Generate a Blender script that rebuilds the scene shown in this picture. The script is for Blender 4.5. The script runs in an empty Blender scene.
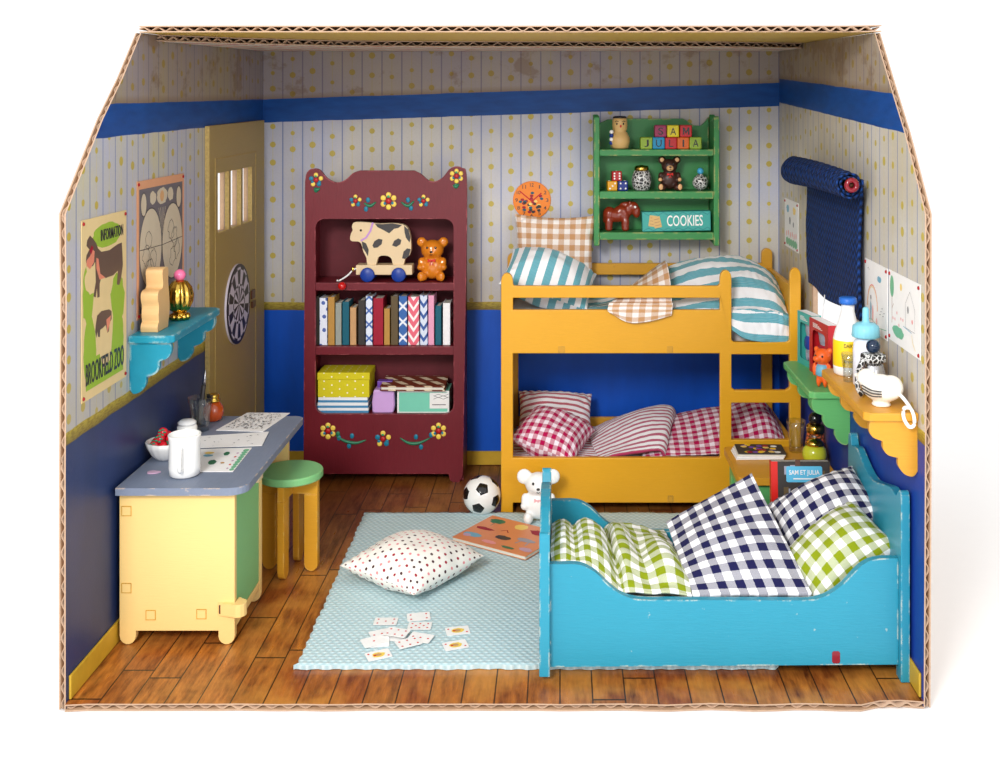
import bpy, math, random
from mathutils import Vector, Matrix, noise
from mathutils.geometry import tessellate_polygon
random.seed(7)
SC = bpy.context.scene
COL = SC.collection
PI = math.pi
R = math.radians
I4 = Matrix.Identity(4)

# ------------------------------------------------------------------ lettering (made first, while the scene is empty)
TXT = {}
def make_text(s, weight=0.0, shear=0.0):
    cu = bpy.data.curves.new('lettering', 'FONT')
    cu.body = s; cu.align_x = 'CENTER'; cu.align_y = 'CENTER'; cu.extrude = 0.01; cu.offset = weight; cu.resolution_u = 3; cu.shear = shear
    ob = bpy.data.objects.new('lettering', cu); COL.objects.link(ob)
    dg = bpy.context.evaluated_depsgraph_get(); dg.update()
    me = bpy.data.meshes.new_from_object(ob.evaluated_get(dg))
    vs = [v.co.copy() for v in me.vertices]; fs = [tuple(p.vertices) for p in me.polygons]
    bpy.data.objects.remove(ob); bpy.data.curves.remove(cu); bpy.data.meshes.remove(me)
    xs = [v.x for v in vs]; ys = [v.y for v in vs]
    cx, cy, w, h = (min(xs)+max(xs))/2, (min(ys)+max(ys))/2, max(xs)-min(xs), max(ys)-min(ys)
    TXT[s] = ([Vector(((v.x-cx)/w, (v.y-cy)/h, v.z)) for v in vs], fs)
for s_ in ['INFORMATION', 'BROOKFIELD ZOO', 'COOKIES', 'SAM ET JULIA', 'DAIRY', 'Brandly', 'S', 'A', 'M', 'J', 'U', 'L', 'I'] + [str(i) for i in range(1, 13)]:
    make_text(s_, 0.008 if len(s_) > 2 else 0.004)
_m = [(-.5,-.5),(-.5,.5),(-.28,.5),(0,-.02),(.28,.5),(.5,.5),(.5,-.5),(.3,-.5),(.3,.15),(.06,-.3),(-.06,-.3),(-.3,.15),(-.3,-.5)]
_t = tessellate_polygon([[Vector((x, y, 0)) for x, y in _m]]); _n = len(_m)
TXT['M'] = ([Vector((x, y, -.01)) for x, y in _m]+[Vector((x, y, .01)) for x, y in _m], [tuple(t) for t in _t]+[tuple(_n+i for i in reversed(t)) for t in _t]+[(i, (i+1) % _n, _n+(i+1) % _n, _n+i) for i in range(_n)])

# ------------------------------------------------------------------ geometry collector
def frame(o, x, y):
    x = Vector(x).normalized(); y = Vector(y); y = (y - x*y.dot(x)).normalized(); z = x.cross(y)
    m = Matrix.Identity(4)
    for i in range(3):
        m[i][0], m[i][1], m[i][2], m[i][3] = x[i], y[i], z[i], o[i]
    return m
AX = {'XZ': Matrix(((1,0,0,0),(0,0,1,0),(0,1,0,0),(0,0,0,1))),      # a=X b=Z c=Y
      'YZ': Matrix(((0,0,1,0),(1,0,0,0),(0,1,0,0),(0,0,0,1))),      # a=Y b=Z c=X
      'XY': Matrix.Identity(4)}
WM = {}
class MB:
    def __init__(s, M=None):
        s.v = []; s.f = []; s.mi = []; s.sm = []; s.uv = []; s.M = M or I4
    def add(s, vs, fs, mat=0, smooth=False, uv=None, M=None):
        T = s.M @ (M or I4); b = len(s.v)
        for v in vs: s.v.append(T @ Vector(v))
        for f in fs:
            s.f.append(tuple(b+i for i in f)); s.mi.append(mat); s.sm.append(smooth)
            s.uv.append([uv[i] for i in f] if uv else [(0,0)]*len(f))
        return s
    def box(s, x0, x1, y0, y1, z0, z1, mat=0, M=None):
        vs = [(x,y,z) for x in (x0,x1) for y in (y0,y1) for z in (z0,z1)]
        s.add(vs, [(0,1,3,2),(4,6,7,5),(0,4,5,1),(2,3,7,6),(0,2,6,4),(1,5,7,3)], mat, M=M); return s
    def cbox(s, c, d, mat=0, M=None):
        return s.box(c[0]-d[0]/2, c[0]+d[0]/2, c[1]-d[1]/2, c[1]+d[1]/2, c[2]-d[2]/2, c[2]+d[2]/2, mat, M)
    def prism(s, poly, c0, c1, ax='XY', mat=0, holes=(), M=None, smat=None, m1=None, smooth=False):
        loops = [list(poly)] + [list(h) for h in holes]
        flat = [p for l in loops for p in l]
        tris = tessellate_polygon([[Vector((p[0], p[1], 0)) for p in l] for l in loops])
        n = len(flat); A = (M or I4) @ (AX[ax] if isinstance(ax, str) else ax)
        vs = [(p[0], p[1], c0) for p in flat] + [(p[0], p[1], c1) for p in flat]
        s.add(vs, [tuple(t) for t in tris], mat, M=A)
        s.add(vs, [tuple(n+i for i in reversed(t)) for t in tris], mat if m1 is None else m1, M=A)
        b = 0; fs = []
        for l in loops:
            k = len(l)
            for i in range(k): j = (i+1) % k; fs.append((b+i, b+j, n+b+j, n+b+i))
            b += k
        s.add(vs, fs, mat if smat is None else smat, smooth, M=A); return s
    def flat(s, poly, c, M, mat=0):
        tr = tessellate_polygon([[Vector((p[0], p[1], 0)) for p in poly]])
        fs = []
        for t in tr:
            a, b, d = [poly[i] for i in t]
            cr = (b[0]-a[0])*(d[1]-a[1])-(b[1]-a[1])*(d[0]-a[0])
            fs.append(tuple(t) if cr > 0 else tuple(reversed(t)))
        s.add([(p[0], p[1], c) for p in poly], fs, mat, M=M); return s
    def lathe(s, prof, c=(0,0,0), n=32, mat=0, M=None, smooth=True, rib=None):
        vs = []; fs = []
        for (r, z) in prof:
            for i in range(n):
                a = 2*PI*i/n; rr = r*(1 if not rib else 1+rib[1]*math.cos(rib[0]*a))
                vs.append((c[0]+rr*math.cos(a), c[1]+rr*math.sin(a), c[2]+z))
        for k in range(len(prof)-1):
            for i in range(n):
                j = (i+1) % n; fs.append((k*n+i, k*n+j, (k+1)*n+j, (k+1)*n+i))
        if prof[0][0] > 1e-5: fs.append(tuple(reversed(range(n))))
        if prof[-1][0] > 1e-5: fs.append(tuple((len(prof)-1)*n+i for i in range(n)))
        s.add(vs, fs, mat, smooth, M=M); return s
    def ell(s, c, r, mat=0, M=None, n=20, m=12):
        if not hasattr(r, '__len__'): r = (r, r, r)
        vs = [(c[0], c[1], c[2]-r[2])]; fs = []
        for k in range(1, m):
            p = -PI/2+PI*k/m
            for i in range(n):
                a = 2*PI*i/n; vs.append((c[0]+r[0]*math.cos(p)*math.cos(a), c[1]+r[1]*math.cos(p)*math.sin(a), c[2]+r[2]*math.sin(p)))
        vs.append((c[0], c[1], c[2]+r[2])); L = len(vs)-1
        for i in range(n):
            j = (i+1) % n; fs.append((0, 1+j, 1+i)); fs.append((L, L-n+i, L-n+j))
            for k in range(m-2): fs.append((1+k*n+i, 1+k*n+j, 1+(k+1)*n+j, 1+(k+1)*n+i))
        s.add(vs, fs, mat, True, M=M); return s
    def tube(s, pts, r, n=10, mat=0, M=None, closed=False):
        pts = [Vector(p) for p in pts]; vs = []; fs = []; K = len(pts)
        up = Vector((0.13, 0.21, 1)).normalized()
        for k, p in enumerate(pts):
            t = (pts[(k+1) % K]-pts[k-1]) if closed else (pts[min(k+1, K-1)]-pts[max(k-1, 0)])
            t.normalize(); a = t.cross(up)
            if a.length < .05: a = t.cross(Vector((1, 0, 0)))
            a.normalize(); b = t.cross(a); rr = r[k] if hasattr(r, '__len__') else r
            for i in range(n): vs.append(p+a*rr*math.cos(2*PI*i/n)+b*rr*math.sin(2*PI*i/n))
        for k in range(K if closed else K-1):
            q = (k+1) % K
            for i in range(n): j = (i+1) % n; fs.append((k*n+i, k*n+j, q*n+j, q*n+i))
        if not closed: fs += [tuple(reversed(range(n))), tuple((K-1)*n+i for i in range(n))]
        s.add(vs, fs, mat, True, M=M); return s
    def grid(s, fn, nu, nv, us=1.0, vs_=1.0, mat=0, M=None):
        vs = []; uv = []
        for i in range(nu+1):
            for j in range(nv+1):
                u, v = i/nu, j/nv; vs.append(fn(u, v)); uv.append((u*us, v*vs_))
        w = nv+1
        fs = [(i*w+j, (i+1)*w+j, (i+1)*w+j+1, i*w+j+1) for i in range(nu) for j in range(nv)]
        s.add(vs, fs, mat, True, uv, M); return s
    def text(s, st, w, h, F, mat=0, c=0.0, t=0.0012):
        vs, fs = TXT[st]
        s.add([(v.x*w, v.y*h, c+(t if v.z > 0 else 0)) for v in vs], fs, mat, M=F); return s
    def build(s, name, mats, parent=None, bevel=0.0, seg=2, weld=False, remesh=0, solid=0, sub=0, loc=None, fix=True):
        if not isinstance(mats, (list, tuple)): mats = [mats]
        if parent is not None: W = WM[parent.name]
        else: W = Matrix.Translation(loc if loc is not None else (0, 0, 0))
        inv = W.inverted()
        me = bpy.data.meshes.new(name)
        me.from_pydata([inv @ v for v in s.v], [], s.f)
        for m_ in mats: me.materials.append(MAT[m_])
        me.polygons.foreach_set('material_index', s.mi); me.polygons.foreach_set('use_smooth', s.sm)
        ul = me.uv_layers.new(name='UVMap'); k = 0
        fl = [c for u in s.uv for p in u for c in p]
        ul.data.foreach_set('uv', fl)
        import bmesh
        bm = bmesh.new(); bm.from_mesh(me)
        if weld or fix: bmesh.ops.remove_doubles(bm, verts=bm.verts, dist=1e-5)
        if fix: bmesh.ops.recalc_face_normals(bm, faces=bm.faces)
        bm.to_mesh(me); bm.free()
        o = bpy.data.objects.new(name, me); COL.objects.link(o)
        if parent is not None: o.parent = parent
        else: o.matrix_world = W
        WM[o.name] = W
        if remesh:
            m_ = o.modifiers.new('blend', 'REMESH'); m_.mode = 'VOXEL'; m_.voxel_size = remesh; m_.use_smooth_shade = True
            m_ = o.modifiers.new('smooth', 'SMOOTH'); m_.iterations = 4; m_.factor = .5
        if solid:
            m_ = o.modifiers.new('thickness', 'SOLIDIFY'); m_.thickness = solid; m_.offset = 0
        if sub:
            m_ = o.modifiers.new('sub', 'SUBSURF'); m_.levels = sub; m_.render_levels = sub
        if bevel:
            m_ = o.modifiers.new('bevel', 'BEVEL'); m_.width = bevel; m_.segments = seg; m_.limit_method = 'ANGLE'; m_.angle_limit = R(40)
        return o

def thing(name, label, cat, loc=(0,0,0), rz=0.0, group=None, kind=None, rot=None):
    o = bpy.data.objects.new(name, None); COL.objects.link(o)
    W = Matrix.Translation(loc) @ (rot if rot is not None else Matrix.Rotation(rz, 4, 'Z'))
    o.matrix_world = W; WM[o.name] = W; o.empty_display_size = .05
    return tag(o, label, cat, group, kind)
def tag(o, label=None, cat=None, group=None, kind=None):
    if label: o['label'] = label
    if cat: o['category'] = cat
    if group: o['group'] = group
    if kind: o['kind'] = kind
    return o
def dup(root, loc, rz, label, group=None, mat_root=None):
    r = root.copy(); COL.objects.link(r); r.location = loc; r.rotation_euler = (0, 0, rz); r['label'] = label
    if group: r['group'] = group
    for ch in list(root.children):
        c = ch.copy(); COL.objects.link(c); c.parent = r
        for g in list(ch.children):
            d = g.copy(); COL.objects.link(d); d.parent = c
    return r

# picture geometry measured once: eye at (0, 0, 3.01), focal 1100 px, horizon at row 105
H, FO = 3.01, 1100.0
def P(px, py, Y): return Vector(((px-560)*Y/FO, Y, H-(py-105)*Y/FO))
def on(px, py, z): Y = (H-z)*FO/(py-105); return Vector(((px-560)*Y/FO, Y, z))
def XZ(pts, Y): return [((px-560)*Y/FO, H-(py-105)*Y/FO) for px, py in pts]
def arc(cx, cy, r, a0, a1, n=8, ry=None):
    ry = r if ry is None else ry
    return [(cx+r*math.cos(R(a0+(a1-a0)*i/n)), cy+ry*math.sin(R(a0+(a1-a0)*i/n))) for i in range(n+1)]
def rrect(x0, x1, y0, y1, r, n=5):
    return arc(x0+r, y0+r, r, 180, 270, n)+arc(x1-r, y0+r, r, 270, 360, n)+arc(x1-r, y1-r, r, 0, 90, n)+arc(x0+r, y1-r, r, 90, 180, n)
def smooth(pts, n=4, closed=False):
    out = []; K = len(pts)
    for i in range(K if closed else K-1):
        p = [pts[(i+d) % K] if closed else pts[max(0, min(K-1, i+d))] for d in (-1, 0, 1, 2)]
        for k in range(n):
            t = k/n
            out.append(tuple(0.5*((2*p[1][c])+(-p[0][c]+p[2][c])*t+(2*p[0][c]-5*p[1][c]+4*p[2][c]-p[3][c])*t*t+(-p[0][c]+3*p[1][c]-3*p[2][c]+p[3][c])*t**3) for c in range(len(p[0]))))
    if not closed: out.append(tuple(pts[-1]))
    return out

# ------------------------------------------------------------------ materials
MAT = {}
def lin(c):
    return tuple(((x/255)/12.92 if x/255 <= .04045 else ((x/255+.055)/1.055)**2.4) for x in c)+(1.0,)
class NT:
    def __init__(s, name):
        s.mat = bpy.data.materials.new(name); s.mat.use_nodes = True; MAT[name] = s.mat
        s.t = s.mat.node_tree; s.n = s.t.nodes; s.b = s.n['Principled BSDF']; s.l = s.t.links.new
    def put(s, sock, v):
        if isinstance(v, bpy.types.NodeSocket): s.l(v, sock)
        else: sock.default_value = v
    def m(s, op, a, b=0.0, c=0.0):
        n = s.n.new('ShaderNodeMath'); n.operation = op
        s.put(n.inputs[0], a); s.put(n.inputs[1], b); s.put(n.inputs[2], c); return n.outputs[0]
    def mix(s, f, a, b, mode='MIX'):
        n = s.n.new('ShaderNodeMix'); n.data_type = 'RGBA'; n.blend_type = mode
        s.put(n.inputs[0], f); s.put(n.inputs[6], a); s.put(n.inputs[7], b); return n.outputs[2]
    def coord(s, which='Object'):
        return s.n.new('ShaderNodeTexCoord').outputs[which]
    def xyz(s, v):
        n = s.n.new('ShaderNodeSeparateXYZ'); s.l(v, n.inputs[0]); return n.outputs
    def vec(s, x, y, z=0.0):
        n = s.n.new('ShaderNodeCombineXYZ'); s.put(n.inputs[0], x); s.put(n.inputs[1], y); s.put(n.inputs[2], z); return n.outputs[0]
    def noise(s, vec, scale, det=3, rough=.5):
        n = s.n.new('ShaderNodeTexNoise'); s.l(vec, n.inputs['Vector']); n.inputs['Scale'].default_value = scale
        n.inputs['Detail'].default_value = det; n.inputs['Roughness'].default_value = rough; return n.outputs['Fac']
    def white(s, v):
        n = s.n.new('ShaderNodeTexWhiteNoise'); n.noise_dimensions = '3D'; s.l(v, n.inputs['Vector']); return n.outputs['Value']
    def vmul(s, v, k):
        n = s.n.new('ShaderNodeVectorMath'); n.operation = 'MULTIPLY'; s.l(v, n.inputs[0]); n.inputs[1].default_value = k; return n.outputs[0]
    def ramp(s, f, a, b, lo=0.0, hi=1.0):
        n = s.n.new('ShaderNodeMapRange'); s.put(n.inputs[0], f); n.inputs[1].default_value = a; n.inputs[2].default_value = b
        n.inputs[3].default_value = lo; n.inputs[4].default_value = hi; return n.outputs[0]
    def bump(s, h, k, d=.01):
        n = s.n.new('ShaderNodeBump'); n.inputs['Strength'].default_value = k; n.inputs['Distance'].default_value = d
        s.l(h, n.inputs['Height']); s.l(n.outputs[0], s.b.inputs['Normal']); return n
    def done(s, col, rough=.5, spec=.5, metal=0.0, trans=0.0, ior=1.45, coat=0.0, sheen=0.0):
        s.put(s.b.inputs['Base Color'], col); s.put(s.b.inputs['Roughness'], rough); s.b.inputs['Specular IOR Level'].default_value = spec
        s.b.inputs['Metallic'].default_value = metal; s.b.inputs['Transmission Weight'].default_value = trans; s.b.inputs['IOR'].default_value = ior
        s.b.inputs['Coat Weight'].default_value = coat; s.b.inputs['Sheen Weight'].default_value = sheen
        return s.mat
def plain(name, rgb, rough=.5, spec=.4, metal=0.0, var=.12, sc=14, **k):
    t = NT(name); o = t.coord(); n = t.noise(o, sc, 4)
    c = lin(rgb); d = tuple(x*(1-var) for x in c[:3])+(1,); l = tuple(min(1, x*(1+var)) for x in c[:3])+(1,)
    return t.done(t.mix(n, d, l), rough, spec, metal, **k)
def paint(name, rgb, wear=(214, 190, 140), rough=.38, amt=1.0, streak=(3, 3, 40), var=.12, rad=.018, thr=.10):
    """brushed paint on wood with chipped edges"""
    t = NT(name); o = t.coord(); c = lin(rgb)
    n = t.noise(t.vmul(o, streak), 4, 5, .6); n2 = t.noise(o, 3, 3)
    f = t.m('MULTIPLY_ADD', n, .6, t.m('MULTIPLY', n2, .4))
    base = t.mix(f, tuple(x*(1-var) for x in c[:3])+(1,), tuple(min(1, x*(1+var)+.004) for x in c[:3])+(1,))
    bv = t.n.new('ShaderNodeBevel'); bv.samples = 4; bv.inputs['Radius'].default_value = rad
    g = t.n.new('ShaderNodeNewGeometry'); dt = t.n.new('ShaderNodeVectorMath'); dt.operation = 'DOT_PRODUCT'
    t.l(bv.outputs[0], dt.inputs[0]); t.l(g.outputs['Normal'], dt.inputs[1])
    e = t.ramp(t.m('SUBTRACT', 1.0, dt.outputs['Value']), .02, thr)
    wn = t.ramp(t.noise(t.vmul(o, (1, 1, 1)), 11, 5, .65), .50, .60)
    e = t.m('MULTIPLY', t.m('MULTIPLY', e, wn), amt)
    sc = t.ramp(t.noise(t.vmul(o, (1, 1, 1)), 26, 4, .6), .70, .74, 0, .35*amt)
    e = t.m('MAXIMUM', e, sc)
    t.bump(n, .12, .01)
    return t.done(t.mix(e, base, lin(wear)), rough, .45)
def cloth_nodes(t, rough=.9, k=.25):
    uv = t.coord('UV'); x = t.xyz(t.vmul(uv, (1, 1, 1)))
    wv = t.m('MULTIPLY', t.m('SINE', t.m('MULTIPLY', x[0], 620.0)), t.m('SINE', t.m('MULTIPLY', x[1], 620.0)))
    n = t.noise(uv, 90, 2)
    t.bump(t.m('ADD', t.m('MULTIPLY', wv, .5), n), k, .004); return x, n
def gingham(name, rgb, p, white=(244, 243, 246), off=(0, 0)):
    t = NT(name); x, n = cloth_nodes(t)
    def st(a, o_, q):
        w = t.m('MULTIPLY_ADD', t.noise(t.coord('UV'), 60, 1), .05*q, a)
        return t.m('GREATER_THAN', t.m('FRACT', t.m('ADD', t.m('DIVIDE', w, q), o_+40)), .5)
    f = t.m('MULTIPLY', t.m('ADD', st(x[0], off[0], p), st(x[1], off[1], p)), .5)
    lines = t.m('MULTIPLY_ADD', t.m('SINE', t.m('MULTIPLY', t.m('ADD', x[0], x[1]), 900.0)), .12, f)
    inner = t.m('MULTIPLY', t.m('LESS_THAN', t.m('ABSOLUTE', t.m('SUBTRACT', f, .5)), .2), t.m('SUBTRACT', lines, f))
    mid = t.m('MULTIPLY', t.m('LESS_THAN', t.m('ABSOLUTE', t.m('SUBTRACT', f, .5)), .2), .13)
    f = t.m('ADD', t.m('ADD', f, inner), mid)
    return t.done(t.mix(f, lin(white), lin(rgb)), .9, .15, sheen=.05)
def stripes(name, rgb, p, duty=.5, axis=0, white=(242, 242, 246), thin=None):
    t = NT(name); x, n = cloth_nodes(t)
    a = t.m('MULTIPLY_ADD', n, .05*p, x[axis])
    fr = t.m('FRACT', t.m('ADD', t.m('DIVIDE', a, p), 40.0))
    f = t.m('GREATER_THAN', fr, 1-duty)
    if thin: f = t.m('MAXIMUM', f, t.m('MULTIPLY', t.m('GREATER_THAN', t.m('FRACT', t.m('MULTIPLY', fr, thin)), .6), .55))
    f = t.m('MULTIPLY', f, t.m('MULTIPLY_ADD', t.m('SINE', t.m('MULTIPLY', x[axis], 700.0)), .10, .88))
    return t.done(t.mix(f, lin(white), lin(rgb)), .9, .15, sheen=.2)
def wallmat(name, axis, b0, bk, thick, dark=1.0, stain=1.0, wb=(18, 84, 190), c1=(188, 190, 207), c2=(206, 202, 196)):
    t = NT(name); o = t.coord(); x = t.xyz(o); a = x[axis]; z = x[2]
    q = .166
    fa = t.m('FRACT', t.m('ADD', t.m('DIVIDE', a, q), 60.0)); ia = t.m('FLOOR', t.m('ADD', t.m('DIVIDE', a, q), 60.0))
    line = t.m('LESS_THAN', t.m('ABSOLUTE', t.m('SUBTRACT', fa, .03)), .035)
    yl = t.m('LESS_THAN', t.m('ABSOLUTE', t.m('SUBTRACT', fa, .53)), .02)
    h = t.white(t.vec(ia, 3.0)); sp = .155
    zb = t.m('ADD', t.m('DIVIDE', z, sp), t.m('MULTIPLY', h, 1.0)); fz = t.m('FRACT', zb)
    rj = t.white(t.vec(ia, t.m('FLOOR', zb)))
    dx = t.m('MULTIPLY', t.m('SUBTRACT', fa, .53), q)
    dz = t.m('MULTIPLY', t.m('SUBTRACT', fz, t.m('MULTIPLY_ADD', rj, .2, .4)), sp)
    d = t.m('SQRT', t.m('ADD', t.m('MULTIPLY', dx, dx), t.m('MULTIPLY', dz, dz)))
    dot = t.m('LESS_THAN', d, t.m('MULTIPLY_ADD', rj, .010, .017))
    n = t.noise(o, 2.2, 5, .6); nf = t.noise(o, 60, 3)
    base = t.mix(t.ramp(t.noise(t.vmul(o, (1, 1, .8)), .9, 4, .6), .42, .58), lin(c1), lin(c2))
    base = t.mix(t.m('MULTIPLY', nf, .30), base, lin((150, 146, 142)))
    c = t.mix(t.m('MULTIPLY', line, .75), base, lin((92, 112, 166)))
    c = t.mix(t.m('MULTIPLY', yl, .38), c, lin((206, 190, 80)))
    c = t.mix(t.m('MULTIPLY', dot, .88), c, lin((188, 166, 44)))
    # brown water marks above the border strip
    zt = t.m('SUBTRACT', z, t.m('MULTIPLY_ADD', a, bk, b0))
    sn = t.noise(t.vmul(o, (1, 1, 1.3)), 2.4, 6, .65)
    st = t.m('MULTIPLY', t.ramp(zt, -.02, .03), t.ramp(sn, .36, .60))
    st2 = t.m('MULTIPLY', t.ramp(zt, .16, .01), t.ramp(zt, -.01, 0.0))
    st = t.m('MULTIPLY', t.m('MAXIMUM', t.m('MAXIMUM', st, st2), t.ramp(zt, -.02, .03, 0, .74)), .78*stain)
    c = t.mix(st, c, lin((120, 84, 44)), 'MULTIPLY') if False else t.mix(st, c, lin((116, 86, 50)))
    low = t.m('MULTIPLY', t.ramp(t.m('ADD', z, t.m('MULTIPLY', n, .5)), 1.95, 1.55), .35)
    c = t.mix(low, c, lin((168, 158, 138)))
    # border strip
    wob = t.m('MULTIPLY_ADD', t.noise(o, 5, 2), .012, zt)
    band = t.m('MULTIPLY', t.m('LESS_THAN', wob, .006), t.m('GREATER_THAN', wob, .006-thick))
    bn = t.noise(t.vmul(o, (1, 1, 4)), 5, 4)
    c = t.mix(band, c, t.mix(bn, lin((4, 48, 108)), lin((14, 84, 166))))
    # dado line and wainscot
    zw = t.m('MULTIPLY_ADD', t.noise(o, 3, 2), .02, z)
    dado = t.m('LESS_THAN', zw, 1.372)
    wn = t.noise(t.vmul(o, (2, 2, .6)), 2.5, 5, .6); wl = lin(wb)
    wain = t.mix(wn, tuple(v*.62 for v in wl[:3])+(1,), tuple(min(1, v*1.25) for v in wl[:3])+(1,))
    dc = t.mix(t.ramp(zw, 1.305, 1.372), lin((120, 104, 40)), lin((188, 168, 66)))
    dc = t.mix(t.ramp(t.noise(t.vmul(o, (9, 9, 40)), 3, 4), .45, .6, 0, .5), dc, lin((96, 70, 30)))
    c = t.mix(dado, c, dc)
    c = t.mix(t.m('LESS_THAN', zw, 1.305), c, wain)
    if dark != 1.0: c = t.mix(1.0, c, (dark, dark, dark, 1), 'MULTIPLY')
    t.bump(nf, .08, .006)
    return t.done(c, .42, .35)
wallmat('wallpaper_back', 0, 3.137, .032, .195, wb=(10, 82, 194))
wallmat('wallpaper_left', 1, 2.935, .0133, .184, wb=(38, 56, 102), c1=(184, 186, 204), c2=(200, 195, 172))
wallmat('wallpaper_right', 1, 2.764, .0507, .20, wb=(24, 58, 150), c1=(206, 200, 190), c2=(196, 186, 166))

def floor_mat():
    t = NT('plank_floor'); o = t.coord(); x = t.xyz(o); w = .166
    a = t.m('ADD', t.m('DIVIDE', x[0], w), 40.0); ia = t.m('FLOOR', a); fa = t.m('FRACT', a)
    L = 1.05; b = t.m('ADD', t.m('DIVIDE', x[1], L), t.m('MULTIPLY', t.white(t.vec(ia, 1.0)), 7.0)); ib = t.m('FLOOR', b); fb = t.m('FRACT', b)
    r = t.white(t.vec(ia, ib, 2.0)); r2 = t.white(t.vec(ia, ib, 9.0))
    gap = t.m('MAXIMUM', t.m('LESS_THAN', t.m('MINIMUM', fa, t.m('SUBTRACT', 1.0, fa)), .022), t.m('LESS_THAN', t.m('MINIMUM', fb, t.m('SUBTRACT', 1.0, fb)), .006))
    gv = t.vec(t.m('MULTIPLY_ADD', r, 9.0, t.m('MULTIPLY', x[0], 9.0)), t.m('MULTIPLY', x[1], 1.4), r2)
    g = t.noise(gv, 3.0, 6, .65); pt = t.noise(o, 1.6, 4, .6)
    c = t.mix(t.ramp(g, .3, .7), lin((84, 38, 14)), lin((190, 116, 46)))
    c = t.mix(t.m('MULTIPLY', t.ramp(r, .1, .9), .75), c, t.mix(t.ramp(g, .35, .65), lin((116, 50, 18)), lin((158, 82, 34))))
    c = t.mix(t.ramp(pt, .46, .62, 0, .55), c, lin((206, 142, 62)))
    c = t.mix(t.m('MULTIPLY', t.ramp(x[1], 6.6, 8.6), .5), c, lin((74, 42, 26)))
    c = t.mix(t.m('MULTIPLY', gap, .9), c, lin((30, 16, 10)))
    t.bump(t.m('SUBTRACT', g, t.m('MULTIPLY', gap, 2.0)), .25, .008)
    return t.done(c, t.ramp(g, .3, .7, .42, .26), .5)
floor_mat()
def cardboard(name='cardboard', rgb=(190, 158, 128)):
    t = NT(name); o = t.coord(); n = t.noise(o, 30, 5, .7); c = lin(rgb)
    return t.done(t.mix(n, tuple(v*.75 for v in c[:3])+(1,), tuple(min(1, v*1.2) for v in c[:3])+(1,)), .85, .2)
cardboard(); cardboard('cardboard_edge', (182, 152, 128))
paint('yellow_liner', (206, 168, 66), (150, 118, 60), .45, var=.2)
def printed_flap():
    t = NT('printed_flap'); o = t.coord(); x = t.xyz(o)
    a = t.m('FRACT', t.m('ADD', t.m('MULTIPLY', x[0], 2.1), t.m('MULTIPLY', x[1], 2.4))); b = t.m('FRACT', t.m('MULTIPLY', x[1], 4.2))
    f = t.m('MULTIPLY', t.m('LESS_THAN', a, .5), t.m('GREATER_THAN', t.m('FRACT', t.m('MULTIPLY', a, 5.0)), .45))
    f = t.m('MULTIPLY', f, t.m('LESS_THAN', b, .6)); n = t.noise(o, 5, 4)
    c = t.mix(n, lin((196, 176, 150)), lin((226, 216, 204)))
    return t.done(t.mix(f, c, lin((204, 52, 64))), .7, .2)
printed_flap()
plain('white_ground', (244, 244, 244), .6, .2, var=.01)
plain('ochre_skirting', (196, 158, 46), .5, var=.25, sc=9)
paint('door_paint', (164, 138, 72), (196, 176, 110), .42, .5, var=.10)
plain('raw_wood_edge', (176, 150, 92), .8, var=.4, sc=60)
paint('maroon', (106, 18, 32), (186, 92, 98), .42, 1.0, streak=(30, 3, 3), var=.28, rad=.014, thr=.06)
plain('maroon_inside', (92, 22, 32), .6, var=.2)
paint('mustard', (222, 160, 30), (238, 200, 110), .36, .6, streak=(4, 30, 30), var=.10, rad=.012)
paint('mustard_dark', (206, 150, 40), (130, 96, 50), .4, .8, var=.15)
paint('aqua', (38, 140, 166), (214, 214, 190), .34, 1.0, streak=(4, 30, 30), var=.10, rad=.014)
paint('aqua_shelf', (16, 132, 158), (186, 206, 196), .4, 1.0, streak=(3, 3, 3), var=.25, rad=.022, thr=.05)
paint('green', (58, 138, 76), (186, 180, 112), .4, 1.0, streak=(30, 4, 30), var=.22, rad=.022, thr=.05)
paint('mint_green', (98, 178, 104), (178, 196, 130), .45, .9, var=.12)
paint('pale_yellow', (236, 200, 128), (226, 190, 104), .42, .4, var=.06)
paint('slate', (118, 128, 148), (212, 186, 158), .5, 1.0, streak=(20, 3, 20), var=.18, rad=.014)
paint('stool_green', (124, 188, 124), (222, 206, 140), .45, .8, var=.1, rad=.012)
paint('ochre_leg', (206, 148, 38), (226, 190, 110), .4, .7, var=.14)
paint('gold_shelf', (208, 148, 40), (150, 122, 74), .4, .9, var=.16, rad=.012)
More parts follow.
